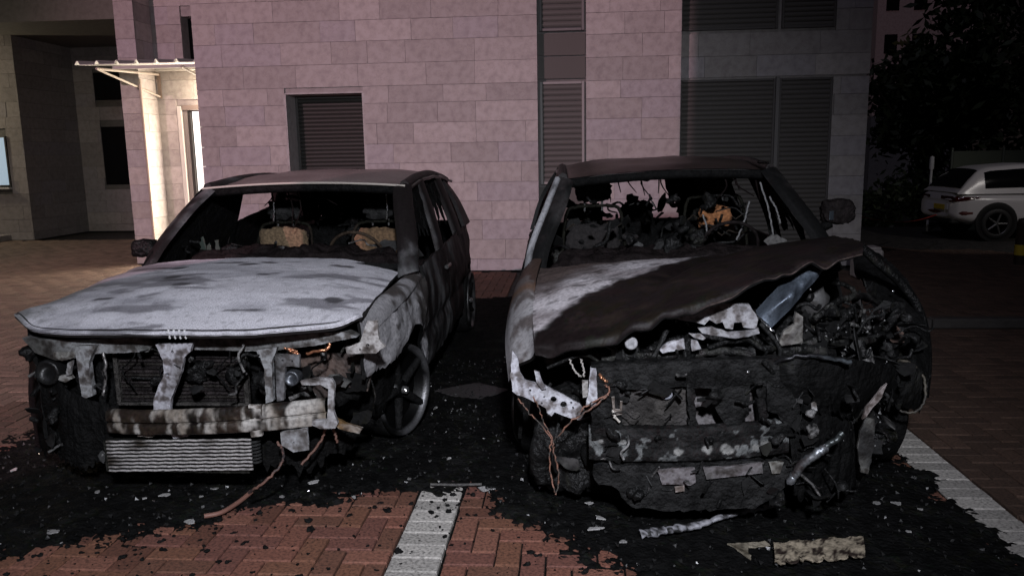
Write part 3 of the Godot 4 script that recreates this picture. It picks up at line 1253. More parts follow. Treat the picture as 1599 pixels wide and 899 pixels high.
	parked_car(Vector3(10.55, -0.40, -18.6), "white parked car seen from its rear corner in front of dark trees", Color(0.62, 0.6, 0.6), true)
	var Y := thing("marker_bollard", "short dark bollard with a yellow reflective band at the lot's edge", "bollard", Vector3(6.05, -0.06, -11.0))
	var ym := mb()
	ym.lathe(Vector3(6.05, -0.12, -11.0), Basis(), [Vector2(0.075, 0.0), Vector2(0.075, 0.66), Vector2(0.06, 0.72), Vector2(0.0, 0.74)], Color(0.05, 0.035, 0.02), 18)
	part(Y, "post", ym, M.plain)
	var yb := mb()
	yb.lathe(Vector3(6.05, -0.12, -11.0), Basis(), [Vector2(0.078, 0.24), Vector2(0.08, 0.25), Vector2(0.08, 0.37), Vector2(0.078, 0.38)], Color(0.8, 0.6, 0.06), 18)
	part(Y, "reflective_band", yb, M.gloss)
	tree(Vector3(10.6, -0.5, -25.0), 5.0, Vector3(2.2, 2.2, 2.0), "dark leafy tree standing beside the stone building's far corner")
	tree(Vector3(12.6, -0.5, -23.0), 9.0, Vector3(3.4, 3.8, 2.8), "tall dark tree with a broad crown behind the white car")
	tree(Vector3(15.0, -0.5, -26.0), 10.0, Vector3(3.6, 4.2, 3.0), "tall dark tree behind the white car, rearmost of the row")
	var Hd := thing("hedge", "low dark hedge running behind the white car", "hedge", Vector3(9.0, -0.5, -21.5))
	var hm := mb()
	for k in 9:
		leaf_crown(hm, Vector3(5.2 + k * 1.0, 0.2 + 0.2 * sin(k * 1.7), -21.5), Vector3(0.8, 0.8, 0.6), 900, 0.1, Color(0.03, 0.042, 0.016))
	part(Hd, "foliage", hm, M.leaf)
	var Fe := thing("mesh_fence", "grey-green fence panel standing behind the white car's roof", "fence", Vector3(10.5, -0.5, -20.3))
	for k in 4:
		var fm := mb()
		fm.box(Vector3(9.35 + k * 1.2, 0.53, -20.3), Vector3(0.05, 2.06, 0.05), Color(0.12, 0.14, 0.11), Basis(), 0.006)
		part(Fe, "post", fm, M.plain)
	for k in 3:
		var fm := mb()
		fm.box(Vector3(9.95 + k * 1.2, 0.5, -20.3), Vector3(1.13, 1.96, 0.02), Color(0.10, 0.12, 0.085), Basis(), 0.004)
		part(Fe, "panel", fm, M.plain)
	var Po := thing("marker_post", "slim pale marker post beside the white car", "post", Vector3(8.75, -0.5, -20.0))
	var pm := mb()
	pm.lathe(Vector3(8.75, -0.5, -20.0), Basis(), [Vector2(0.03, 0.0), Vector2(0.03, 1.55), Vector2(0.055, 1.57), Vector2(0.05, 1.85), Vector2(0.0, 1.88)], grey(0.6), 14)
	part(Po, "shaft", pm, M.plain)
	var Ho := thing("far_house", "distant pale plastered house beyond the dark trees", "building", Vector3(17.0, 0, -42.0))
	var om := mb()
	om.box(Vector3(17.2, 4.5, -43.0), Vector3(4.6, 11.0, 4.0), Color(0.38, 0.37, 0.36))
	part(Ho, "wall", om, M.stone)
	for y in [6.6, 8.6]:
		for x in [15.6, 16.9]:
			var wm := mb()
			wm.box(Vector3(x, y, -40.99), Vector3(0.6, 0.9, 0.05), grey(0.02))
			part(Ho, "window", wm, M.tinted_glass)
	var rf := mb()
	rf.box(Vector3(17.2, 10.1, -43.0), Vector3(5.0, 0.25, 4.4), Color(0.2, 0.12, 0.09))
	part(Ho, "roof", rf, M.stone)
	# low pale stone at the building's corner
	ORG = Vector3(3.62, 0, -9.85)
	var sm := mb()
	sm.box(Vector3(3.62, 0.18, -9.85), Vector3(0.3, 0.36, 0.3), Color(0.48, 0.45, 0.43), Basis(), 0.025)
	sm.box(Vector3(3.62, 0.375, -9.85), Vector3(0.25, 0.03, 0.25), Color(0.48, 0.45, 0.43), Basis(), 0.01)
	single("stone_bollard", "short square pale stone bollard near the building's corner", "bollard", sm, M.stone)
	# sagging warning tape
	ORG = Vector3(6.0, 0, -15)
	var tm := mb()
	var tp := []
	for k in 17:
		var t := k / 16.0
		tp.append(Vector3(lerpf(4.1, 7.6, t), lerpf(0.62, 0.2, t) - 0.12 * sin(PI * t), lerpf(-11.6, -17.0, t)))
	tm.tube(tp, 0.03, Color(0.35, 0.03, 0.02), 4, 0.12)
	single("warning_tape", "red warning tape strung from the building's corner towards the white car", "tape", tm, M.plain)

# ---------- burnt cars ----------
# a car is described by: cx, zf (front), skew, tilt, hw (half width), dy (height of body), gw (half width of roof)
func wp(k: Dictionary, lx: float, y: float, lz: float) -> Vector3:
	return Vector3(k.cx + lx + k.skew * lz, y + k.tilt * lx + k.dy * smoothstep(0.9, 1.4, y), k.zf - lz)

func side_w(k: Dictionary, y: float, lz: float) -> float:
	var plan := lut(lz, [[0.0, 0.82], [0.2, 0.90], [0.5, 0.965], [0.9, 1.0], [3.7, 1.0], [4.1, 0.96], [4.4, 0.88], [4.55, 0.78]])
	var tum := lut(y, [[0.2, 0.955], [0.35, 0.985], [0.55, 1.0], [0.72, 0.99], [0.92, 0.95]])
	return k.hw * plan * tum

func arch(lz: float, lw: float, r: float) -> float:
	var d := absf(lz - lw)
	if d >= r:
		return 0.24
	return maxf(0.24, 0.27 + sqrt(r * r - d * d))

func mixc(a: Color, b: Color, t: float) -> Color:
	return a.lerp(b, clampf(t, 0.0, 1.0))

# charred door and quarter skins: soot with grey, washed-out streaks
func streaks(dark: Color, light: Color, amount: float) -> Callable:
	return func(p: Vector3, _u, _w) -> Color:
		var s := nB.get_noise_3d(p.x * 2.5, p.y * 1.4, p.z * 2.6) + 0.3 * nC.get_noise_3d(p.x * 12.0, p.y * 5.0, p.z * 22.0)
		return mixc(dark, light, smoothstep(0.05, 0.7, s + amount))

func side_panel(k: Dictionary, s: int, l0: float, l1: float, top: Array, wheel: float, col, dent := 0.012, nose := 0.0) -> MB:
	var rows := []
	var n := maxi(8, int((l1 - l0) / 0.025))
	for i in n + 1:
		var lz := lerpf(l0, l1, float(i) / n)
		var yt := lut(lz, top)
		var yb := arch(lz, wheel, 0.37) if wheel >= 0.0 else 0.24
		if nose > 0.0 and lz < wheel:      # the skin before the wheel has burnt away
			yb = maxf(yb, nose + 0.03 * nC.get_noise_1d(lz * 20.0))
		var row := PackedVector3Array()
		for j in 21:
			var y := lerpf(yt, yb, j / 20.0)
			var p := wp(k, s * side_w(k, y, lz), y, lz)
			p.x += s * dent * nB.get_noise_3d(p.x * 2.0, p.y * 3.0, p.z * 3.0) * 2.0
			# pressed crease along the doors
			p.x -= s * 0.02 * exp(-pow((y - 0.50) / 0.05, 2.0))
			row.append(p)
		rows.append(row)
	if s > 0:
		rows.reverse()
	var m := mb()
	m.sheet(rows, 0.018, col, Color(0.009, 0.0085, 0.008))
	return m

# a pressed pillar: a strip of the given width, rounded outwards, folded back at its edges
func pillar(path: Array, wide: Vector3, out: Vector3, col) -> MB:
	var rows := []
	for i in 19:
		var p := crv(path, i / 18.0 * (path.size() - 1))
		var row := PackedVector3Array()
		for q in [[-0.5, -0.55], [-0.5, -0.12], [-0.42, 0.0], [-0.2, 0.10], [0.0, 0.13], [0.2, 0.10], [0.42, 0.0], [0.5, -0.12], [0.5, -0.55]]:
			row.append(p + wide * q[0] + out * q[1])
		rows.append(row)
	var m := mb()
	m.sheet(rows, 0.006, col)
	return m

func shell(R: Node3D, k: Dictionary, roof_col: Callable, dark: Color, light: Color) -> void:
	var soot := Color(0.009, 0.0085, 0.008)
	var belt := [[1.3, 0.90], [2.5, 0.91], [3.5, 0.94], [4.55, 0.96]]
	for s in [1, -1]:
		part(R, "front_door", side_panel(k, s, 1.46, 2.46, belt, -1.0, streaks(dark, light, 0.2)), M.panel)
		part(R, "rear_door", side_panel(k, s, 2.475, 3.36, belt, 3.66, streaks(dark, light, 0.0)), M.panel)
		part(R, "rear_quarter", side_panel(k, s, 3.375, 4.52, belt, 3.66, streaks(dark, light, -0.22)), M.panel)
		# pillars and roof rail
		var g: float = k.gw
		var ap := [wp(k, s * 0.83, 0.88, 1.28), wp(k, s * 0.795, 1.05, 1.46), wp(k, s * (g + 0.06), 1.25, 1.73), wp(k, s * (g + 0.01), 1.375, 1.96)]
		var am := pillar(ap, Vector3(s * 0.08, 0.012, -0.10), Vector3(s * 0.05, 0.03, 0.03), streaks(dark, light, 0.2 if s < 0 else 0.0))
		part(R, "windscreen_pillar", am, M.panel)
		var rm := mb()
		rm.tube(curve([wp(k, s * (g + 0.01), 1.375, 1.96), wp(k, s * g, 1.415, 2.5), wp(k, s * (g - 0.01), 1.42, 3.1), wp(k, s * (g - 0.03), 1.38, 3.8), wp(k, s * (g - 0.02), 1.34, 4.1)], 18), 0.03, streaks(dark * 2.0, light, 0.0), 8)
		part(R, "roof_rail", rm, M.panel)
		var bm := pillar([wp(k, s * 0.85, 0.86, 2.42), wp(k, s * 0.79, 1.1, 2.45), wp(k, s * (g + 0.01), 1.42, 2.53)], Vector3(0, 0, -0.17), Vector3(s * 0.06, 0.01, 0), streaks(dark, light, 0.1))
		part(R, "door_pillar", bm, M.panel)
		var cm := pillar([wp(k, s * 0.85, 0.9, 3.42), wp(k, s * 0.78, 1.1, 3.44), wp(k, s * g, 1.42, 3.36)], Vector3(0, 0, -0.26), Vector3(s * 0.07, 0.01, 0), streaks(dark, light, -0.2))
		part(R, "rear_pillar", cm, M.panel)
		var dm := mb()
		dm.sheet(patch([[wp(k, s * (g - 0.01), 1.40, 3.70), wp(k, s * (g - 0.03), 1.365, 4.02), wp(k, s * (g - 0.08), 1.35, 4.16)],
			[wp(k, s * 0.77, 1.18, 3.74), wp(k, s * 0.75, 1.17, 4.16), wp(k, s * 0.66, 1.16, 4.36)],
			[wp(k, s * 0.86, 0.94, 3.72), wp(k, s * 0.84, 0.94, 4.28), wp(k, s * 0.72, 0.94, 4.5)]], 8, 10), 0.03, streaks(dark, light, -0.2))
		part(R, "tail_pillar", dm, M.panel)
	# roof
	var rows := []
	for i in 31:
		var lz := lerpf(1.93, 4.15, i / 30.0)
		var yc := lut(lz, [[1.93, 1.385], [2.1, 1.415], [2.5, 1.458], [3.1, 1.468], [3.8, 1.43], [4.15, 1.385]])
		var row := PackedVector3Array()
		for j in 33:
			var t := j / 16.0 - 1.0
			var p := wp(k, t * (k.gw + 0.035), yc - 0.05 * pow(absf(t), 5.0) - 0.01 * t * t, lz)
			p.y += 0.012 * nB.get_noise_2d(p.x * 2.0, p.z * 2.0)
			row.append(p)
		rows.append(row)
	rows.reverse()
	var m := mb()
	m.sheet(rows, 0.02, roof_col, soot)
	part(R, "roof", m, M.roof)
	var hm := mb()
	var hp := []
	for j in 17:
		var t := j / 8.0 - 1.0
		hp.append(wp(k, t * (k.gw + 0.02), 1.366 - 0.03 * t * t, 1.95))
	hm.tube(hp, 0.03, soot, 8)
	part(R, "roof_header", hm, M.char)
	# tailgate with the empty rear window
	var tm := mb()
	tm.sheet(patch([[wp(k, -0.72, 0.93, 4.42), wp(k, 0.0, 0.93, 4.5), wp(k, 0.72, 0.93, 4.42)], [wp(k, -0.74, 0.6, 4.5), wp(k, 0.0, 0.6, 4.58), wp(k, 0.74, 0.6, 4.5)], [wp(k, -0.70, 0.3, 4.48), wp(k, 0.0, 0.3, 4.55), wp(k, 0.70, 0.3, 4.48)]], 12, 10), 0.03, soot)
	part(R, "tailgate", tm, M.char)
	# floor, engine bay and bulkhead, all burnt black
	var fm := mb()
	fm.lump(wp(k, 0, 0.32, 2.5), Vector3(0.80, 0.13, 1.95), nA, 0.03, soot, 26)
	part(R, "floor_pan", fm, M.char)
	var em := mb()
	em.lump(wp(k, 0.0, 0.50, 0.78), Vector3(0.62, 0.24, 0.42), nA, 0.07, soot, 30, Basis(), 11.0)
	part(R, "engine", em, M.char)
	var dm2 := mb()
	dm2.lump(wp(k, 0, 0.84, 1.66), Vector3(0.80, 0.17, 0.22), nA, 0.07, Color(0.016, 0.015, 0.014), 40, Basis(), 11.0)
	part(R, "dashboard", dm2, M.char)
	var cw := mb()
	cw.sheet(patch([[wp(k, -0.80, 0.90, 1.33), wp(k, 0.0, 0.93, 1.28), wp(k, 0.80, 0.90, 1.33)], [wp(k, -0.80, 0.86, 1.42), wp(k, 0.0, 0.88, 1.4), wp(k, 0.80, 0.86, 1.42)]], 30, 4), 0.03, soot)
	part(R, "scuttle", cw, M.char)
	for s in [1, -1]:
		for lz in [0.95, 3.66]:
			var wm := mb()
			wm.lump(wp(k, s * 0.62, 0.42, lz), Vector3(0.2, 0.26, 0.42), nA, 0.03, soot, 14)
			part(R, "wheel_housing", wm, M.char)

func seat(R: Node3D, k: Dictionary, lx: float, lz: float, foam: Color, top: float, amount: float) -> void:
	var dark := Color(0.018, 0.016, 0.015)
	var m := mb()
	for s in [-1, 1]:
		m.tube(curve([wp(k, lx + s * 0.2, 0.5, lz - 0.1), wp(k, lx + s * 0.22, 0.75, lz + 0.04), wp(k, lx + s * 0.19, top, lz + 0.14), wp(k, lx + s * 0.1, top + 0.05, lz + 0.15)], 12), 0.012, dark, 6)
	m.tube([wp(k, lx - 0.11, top + 0.05, lz + 0.15), wp(k, lx + 0.11, top + 0.05, lz + 0.15)], 0.012, dark, 6)
	for i in 6:
		var y := 0.62 + i * (top - 0.6) / 6.0
		var pts := []
		for j in 9:
			pts.append(wp(k, lx - 0.19 + 0.38 * j / 8.0, y + 0.018 * sin(j * 2.6 + i), lz + 0.02 + (y - 0.6) * 0.2))
		m.tube(pts, 0.006, Color(0.05, 0.04, 0.035), 5)
	var st := part(R, "seat", m, M.char)
	var hm := mb()
	hm.lump(wp(k, lx, top + 0.14, lz + 0.15), Vector3(0.13, 0.075, 0.06), nA, 0.035, Color(0.035, 0.033, 0.032), 16)
	for s in [-1, 1]:
		hm.tube([wp(k, lx + s * 0.06, top + 0.02, lz + 0.15), wp(k, lx + s * 0.06, top + 0.13, lz + 0.15)], 0.008, Color(0.12, 0.12, 0.12), 5)
	part(st, "headrest", hm, M.char)
	if amount > 0.0:
		# scorched padding left on the seat back
		var fm := mb()
		fm.lump(wp(k, lx, lerpf(0.7, top, 0.62 if amount > 0.6 else 0.85), lz + 0.09), Vector3(0.2 * minf(1.0, amount + 0.1), 0.15 * amount, 0.06), nA, 0.03, foam, 24, Basis(), 22.0)
		part(st, "padding", fm, M.foam)
	var cu := mb()
	cu.lump(wp(k, lx, 0.5, lz - 0.2), Vector3(0.23, 0.07, 0.24), nA, 0.04, dark, 16)
	part(st, "cushion", cu, M.char)

func cabin_strands(R: Node3D, k: Dictionary, lx0: float, lx1: float, lz: float, count: int, r := 0.006) -> void:
	# burnt wires and lining hanging in the rear window
	for i in count:
		var lx := lerpf(lx0, lx1, (i + rng.randf_range(0.1, 0.9)) / count)
		var len := rng.randf_range(0.05, 0.3)
		var a := wp(k, lx, 1.37, lz)
		var m := mb()
		m.tube(curve([a, a + Vector3(rng.randf_range(-0.03, 0.05), -len * 0.5, 0.02), a + Vector3(rng.randf_range(-0.06, 0.1), -len, 0.0)], 6), [r, r, r * 0.9, r * 0.9, r * 0.7, r * 0.6, r * 0.4], Color(0.012, 0.011, 0.011), 5)
		part(R, "hanging_wire", m, M.char)

func wheel(R: Node3D, at: Vector3, steer: float, s: int, tyre_r: float, rim_col: Color, burnt := true) -> void:
	var b := Basis(Vector3.UP, steer) * Basis(Vector3.BACK, -PI * 0.5 * s)
	var m := mb()
	var soot := Color(0.014, 0.014, 0.015)
	m.lathe(at, b, [Vector2(0.20, -0.13), Vector2(tyre_r - 0.03, -0.13), Vector2(tyre_r, -0.09), Vector2(tyre_r, 0.06), Vector2(tyre_r - 0.03, 0.085), Vector2(0.235, 0.07)], soot, 40)
	var w := part(R, "wheel", m, M.char)
	var r := mb()
	var rc := func(p: Vector3, _u, _w) -> Color:
		if p.distance_to(at) < 0.243:
			return soot
		return mixc(rim_col * 2.0, rim_col * 0.15, 0.4 + 1.8 * nB.get_noise_3d(p.x * 5.0, p.y * 5.0, p.z * 5.0))
	r.lathe(at, b, [Vector2(0.21, -0.06), Vector2(0.225, 0.05), Vector2(0.245, 0.075), Vector2(0.255, 0.085), Vector2(0.25, 0.1), Vector2(0.235, 0.1), Vector2(0.228, 0.085), Vector2(0.215, 0.07), Vector2(0.2, 0.02)], rc, 40)
	r.lathe(at, b, [Vector2(0.2, 0.02), Vector2(0.07, 0.0), Vector2(0.06, 0.05), Vector2(0.03, 0.075), Vector2(0.0, 0.078)], soot, 24)
	var rim := part(w, "rim", r, M.bare_metal)
	for i in 5:
		var a := TAU * i / 5.0 + 0.3
		var sp := mb()
		sp.tube([at + b * Vector3(0.05 * cos(a), 0.05, 0.05 * sin(a)), at + b * Vector3(0.215 * cos(a), 0.075, 0.215 * sin(a))], [0.028, 0.02], Color(0.012, 0.012, 0.012), 6)
		part(rim, "spoke", sp, M.char)
	var hb := mb()
	hb.lathe(at, b, [Vector2(0.022, 0.07), Vector2(0.02, 0.1), Vector2(0.0, 0.104)], grey(0.55), 14)
	part(rim, "hub_cap", hb, M.bright)

func cut(R: Node3D, called: String, out: PackedVector2Array, z: float, th: float, col, mt: Material, holes := [], rn := 0.003, lean := 0.0) -> MeshInstance3D:
	var m := mb()
	var xf := Transform3D(Basis(), Vector3(0, 0, z))
	if lean != 0.0:
		var c := Vector2.ZERO
		for q in out:
			c += q / out.size()
		xf = Transform3D(Basis(), Vector3(c.x, c.y, z)) * Transform3D(Basis(Vector3.RIGHT, lean), Vector3.ZERO) * Transform3D(Basis(), Vector3(-c.x, -c.y, 0))
	m.plate(xf, out, th, col, holes, rn, nC)
	return part(R, called, m, mt)

# bits of burnt bracket, pipe and casing left hanging in a tangle
func junk(R: Node3D, at: Vector3, ext: Vector3, count: int, pale := 0.12, size := 1.0) -> void:
	for i in count:
		var p := at + Vector3(rng.randf_range(-1, 1), rng.randf_range(-1, 1), rng.randf_range(-1, 1)) * ext
		var b := Basis(Vector3(rng.randfn(), rng.randfn(), rng.randfn()).normalized(), rng.randf() * TAU)
		var g := rng.randf_range(0.010, 0.035)
		if rng.randf() < pale:
			g = rng.randf_range(0.08, 0.3)
		var col := flaked(Color(g, g * 0.98, g * 0.96), Color(0.012, 0.012, 0.012), 14.0, -0.05 if g > 0.05 else 0.1)
		var m := mb()
		var kind := rng.randi() % 4
		if kind == 0:
			var l := rng.randf_range(0.05, 0.16) * size
			m.tube(curve([p - b.x * l, p + b.y * l * 0.3, p + b.x * l * 0.6 + b.z * l * 0.3, p + b.x * l], 10), rng.randf_range(0.005, 0.014) * size, col, 6)
			part(R, "burnt_pipe", m, M.wet_soot)
		elif kind == 1:
			var l := rng.randf_range(0.02, 0.07) * size
			m.lump(p, Vector3(l, l * rng.randf_range(0.4, 1.0), l * rng.randf_range(0.4, 1.2)), nA, l * 0.7, col, 9, b, 40.0)
			part(R, "charred_casing", m, M.wet_soot)
		else:
			var l := rng.randf_range(0.03, 0.10) * size
			var g2 := PackedVector2Array()
			for j in 6:
				var a := TAU * j / 6.0
				g2.append(Vector2(cos(a) * l * rng.randf_range(0.4, 1.3), sin(a) * l * rng.randf_range(0.25, 0.8)))
			m.plate(Transform3D(b, p), g2, 0.004, col, [], 0.008, nC)
			part(R, "burnt_bracket", m, M.panel)

# softened plastic skin that sagged and set again: a surface with hanging folds and a ragged lower edge
func sagged(R: Node3D, called: String, ctrl: Array, nu: int, nv: int, fold: float, seed_: float, col) -> void:
	var rows := patch(ctrl, nu, nv)
	for i in rows.size():
		var f := float(i) / nv
		var row: PackedVector3Array = rows[i]
		for j in row.size():
			var p := row[j]
			var a := nB.get_noise_3d(p.x * 5.0 + seed_, p.y * 1.1, p.z * 5.0)
			var e := nC.get_noise_3d(p.x * 14.0, p.y * 3.5 + seed_, p.z * 14.0)
			p.z += fold * (a + 0.4 * e) * (0.3 + f)
			p.y += fold * 0.5 * e - 0.09 * f * f * absf(nC.get_noise_1d(p.x * 16.0 + seed_))
			row[j] = p
		rows[i] = row
	rows.reverse()
	var m := mb()
	m.sheet(rows, 0.008, col)
	part(R, called, m, M.char)

# scorched lining or trim hanging as a ragged sheet between two top and two bottom corners
func ragged(R: Node3D, a: Vector3, b: Vector3, c: Vector3, d: Vector3, rag: float, seed_: float, col := Color(0.011, 0.010, 0.010)) -> void:
	var rows := []
	for i in 15:
		var row := PackedVector3Array()
		for j in 41:
			var t := j / 40.0
			var cutb := 1.0 - rag * (0.5 + 0.5 * nC.get_noise_2d(t * 9.0 + seed_, seed_)) - rag * 0.5 * absf(nC.get_noise_2d(t * 30.0, seed_ + 4.0))
			var p := a.lerp(b, t).lerp(c.lerp(d, t), i / 14.0 * cutb)
			p += Vector3(0.02, 0.01, 0.035) * nB.get_noise_3dv(p * 6.0)
			row.append(p)
		rows.append(row)
	var m := mb()
	m.sheet(rows, 0.008, col)
	part(R, "charred_lining", m, M.char)

func wire(R: Node3D, pts: Array, r: float, col, mt: Material, called := "wire") -> void:
	var m := mb()
	if called == "burnt_wire":
		r *= 0.75
		col = flaked(col, Color(0.03, 0.025, 0.02), 20.0, 0.0)
	var c := curve(pts, pts.size() * 5)
	for i in c.size():
		c[i] += Vector3(nC.get_noise_2d(i * 0.9, r * 900.0), nC.get_noise_2d(i * 0.9 + 50.0, r * 900.0), nC.get_noise_2d(i * 0.9 + 90.0, 3.0)) * 0.006
	m.tube(c, r, col, 6)
	part(R, called, m, mt)

# flaked paint, soot and bare metal in patches
func flaked(a: Color, b: Color, f: float, bias: float) -> Callable:
	return func(p: Vector3, _u, _w) -> Color:
		var t := nB.get_noise_3d(p.x * f, p.y * f, p.z * f) + 0.45 * nC.get_noise_3d(p.x * f * 4.0, p.y * f * 4.0, p.z * f * 4.0)
		return mixc(a, b, smoothstep(-0.12, 0.12, t + bias))

func blob(p: Vector3, x: float, z: float, rx: float, rz: float) -> float:
	var wob := 0.35 * nC.get_noise_2d(p.x * 9.0, p.z * 9.0)
	return 1.0 - smoothstep(0.75, 1.1, sqrt(pow((p.x - x) / rx, 2.0) + pow((p.z - z) / rz, 2.0)) + wob)

func build_left_wreck() -> void:
	var R := thing("burnt_car", "burnt-out car with a whitish ash-covered bonnet and exposed intercooler", "car", Vector3(-1.75, 0, -5.3), "burnt-out cars side by side")
	var k := {"cx": -1.75, "zf": -3.25, "skew": -0.012, "tilt": 0.0, "hw": 0.90, "dy": 0.0, "gw": 0.665}
	var soot := Color(0.009, 0.0085, 0.0085)
	shell(R, k, func(p: Vector3, _u, _w) -> Color:
		var t := nB.get_noise_2d(p.x * 2.0, p.z * 2.0)
		return mixc(Color(0.27, 0.235, 0.225), Color(0.13, 0.105, 0.10), 0.45 + t), Color(0.02, 0.017, 0.017), Color(0.19, 0.19, 0.195))
	# pale edge of the windscreen frame
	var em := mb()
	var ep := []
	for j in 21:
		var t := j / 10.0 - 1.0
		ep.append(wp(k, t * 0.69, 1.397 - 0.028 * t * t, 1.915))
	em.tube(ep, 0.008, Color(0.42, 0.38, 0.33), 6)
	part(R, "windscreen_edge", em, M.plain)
	# bonnet
	var ctrl := [
		[Vector3(-2.579, 0.845, -3.430), Vector3(-2.409, 0.797, -3.330), Vector3(-2.069, 0.799, -3.270), Vector3(-1.667, 0.805, -3.230), Vector3(-1.303, 0.809, -3.250), Vector3(-1.038, 0.821, -3.310), Vector3(-0.935, 0.844, -3.420)],
		[Vector3(-2.591, 0.866, -3.450), Vector3(-2.421, 0.821, -3.360), Vector3(-2.085, 0.821, -3.300), Vector3(-1.680, 0.827, -3.260), Vector3(-1.314, 0.831, -3.280), Vector3(-1.046, 0.843, -3.340), Vector3(-0.939, 0.861, -3.450)],
		[Vector3(-2.55, 0.885, -3.72), Vector3(-2.42, 0.905, -3.70), Vector3(-2.1, 0.918, -3.68), Vector3(-1.75, 0.922, -3.66), Vector3(-1.4, 0.918, -3.68), Vector3(-1.1, 0.895, -3.70), Vector3(-0.955, 0.87, -3.72)],
		[Vector3(-2.59, 0.91, -4.15), Vector3(-2.45, 0.935, -4.15), Vector3(-2.1, 0.955, -4.15), Vector3(-1.77, 0.96, -4.15), Vector3(-1.4, 0.95, -4.15), Vector3(-1.13, 0.915, -4.15), Vector3(-0.985, 0.878, -4.15)],
		[Vector3(-2.62, 0.925, -4.60), Vector3(-2.47, 0.95, -4.62), Vector3(-2.1, 0.962, -4.65), Vector3(-1.8, 0.965, -4.66), Vector3(-1.42, 0.955, -4.65), Vector3(-1.18, 0.92, -4.62), Vector3(-1.02, 0.88, -4.60)]]
	var hrows := patch(ctrl, 150, 110)
	for row in hrows:
		for j in row.size():
			row[j].y += 0.009 * nB.get_noise_2d(row[j].x * 2.5, row[j].z * 2.5)
	hrows.reverse()
	var hm := mb()
	hm.sheet(hrows, 0.022, func(p: Vector3, _u, _w) -> Color:
		var white := Color(0.84, 0.83, 0.89)
		var pale := Color(0.46, 0.455, 0.50)
		var dull := Color(0.24, 0.235, 0.26)
		var a := nB.get_noise_2d(p.x * 0.8 + 3.0, p.z * 2.2)
		var b := nB.get_noise_2d(p.x * 1.6, p.z * 7.0 + 4.0)
		var w := clampf((p.x + 2.25) / 0.6, 0.0, 1.0)
		var c := mixc(pale, white, smoothstep(-0.35, 0.22, a * 0.7 + b * 0.3 + w * 0.55 - 0.2))
		c = mixc(c, dull, 0.85 * smoothstep(0.08, 0.26, nB.get_noise_2d(p.x * 1.1 - 9.0, p.z * 3.6) + 0.15 * nC.get_noise_2d(p.x * 6.0, p.z * 12.0) - 0.14 * w))
		var spot := 0.0
		for q in [[-2.38, -4.32, 0.16, 0.035], [-2.22, -4.30, 0.055, 0.04], [-2.09, -3.98, 0.05, 0.05], [-1.96, -3.80, 0.05, 0.03], [-1.62, -4.02, 0.045, 0.025], [-1.57, -4.05, 0.03, 0.02], [-1.83, -4.35, 0.07, 0.04], [-1.75, -4.42, 0.06, 0.03], [-2.0, -4.45, 0.14, 0.03], [-2.05, -3.9, 0.09, 0.02], [-2.28, -3.62, 0.06, 0.018], [-1.12, -3.62, 0.05, 0.05], [-1.3, -4.4, 0.09, 0.03], [-1.5, -3.45, 0.1, 0.015]]:
			spot = maxf(spot, blob(p, q[0], q[1], q[2], q[3]))
		c = mixc(c, Color(0.06, 0.056, 0.062), spot * 0.9)
		var fleck := smoothstep(0.38, 0.5, nC.get_noise_2d(p.x * 16.0, p.z * 16.0))
		c = mixc(c, Color(0.16, 0.155, 0.17), fleck * 0.35)
		# rusty, sooty rim where the flames licked round the edge
		var rim := smoothstep(-0.02, 0.16, (p.x + 2.42) * -1.0 + 0.12 * nB.get_noise_2d(p.x * 6.0, p.z * 6.0))
		c = mixc(c, Color(0.2, 0.2, 0.195), rim * 0.8)
		return c, Color(0.02, 0.019, 0.018))
	part(R, "bonnet", hm, M.ash)
	# wings
	for s in [1, -1]:
		var wc := flaked(Color(0.42, 0.415, 0.43), Color(0.09, 0.08, 0.078), 2.0, -0.16) if s > 0 else flaked(Color(0.05, 0.05, 0.05), soot, 3.0, 0.1)
		var wm := side_panel(k, s, 0.22, 1.44, [[0.2, 0.72], [0.5, 0.77], [0.9, 0.80], [1.4, 0.83]], 0.95, wc, 0.02, 0.54 if s > 0 else 0.0)
		var rows := []
		for i in 41:
			var lz := lerpf(0.2, 1.44, i / 40.0)
			var yt := lut(lz, [[0.2, 0.72], [0.5, 0.77], [0.9, 0.80], [1.4, 0.83]])
			var row := PackedVector3Array()
			for j in 9:
				var t := j / 8.0
				var xi := lerpf(0.80 - 0.015 * (1.4 - lz), side_w(k, yt, lz), sin(t * PI * 0.5))
				var yi := lerpf(lerpf(0.845, 0.875, lz / 1.44), yt, 1.0 - cos(t * PI * 0.5))
				row.append(wp(k, s * xi, yi, lz))
			rows.append(row)
		if s > 0:
			rows.reverse()
		wm.sheet(rows, 0.015, wc, soot)
		part(R, "wing", wm, M.panel)
	wheel(R, Vector3(-1.00, 0.28, -4.20), -0.36, 1, 0.262, Color(0.15, 0.15, 0.155))
	wheel(R, Vector3(-2.52, 0.28, -4.22), 0.3, -1, 0.27, Color(0.1, 0.1, 0.1))
	wheel(R, Vector3(-0.98, 0.28, -6.92), 0.0, 1, 0.29, Color(0.12, 0.12, 0.12))
	wheel(R, Vector3(-2.56, 0.28, -6.92), 0.0, -1, 0.29, Color(0.1, 0.1, 0.1))
	# cabin
	seat(R, k, -0.34, 2.35, Color(0.24, 0.17, 0.10), 1.04, 1.1)
	seat(R, k, 0.38, 2.35, Color(0.22, 0.14, 0.075), 1.04, 1.0)
	var bs := mb()
	bs.lump(wp(k, 0.05, 0.80, 3.3), Vector3(0.66, 0.28, 0.1), nA, 0.08, soot, 26, Basis(), 24.0)
	part(R, "rear_bench", bs, M.char)
	for lx in [-0.45, -0.1, 0.42]:
		var hl := mb()
		hl.lump(wp(k, lx, 1.13, 3.32), Vector3(0.11, 0.06, 0.05), nA, 0.04, Color(0.02, 0.02, 0.02), 14)
		part(R, "rear_headrest", hl, M.char)
	var rl := mb()
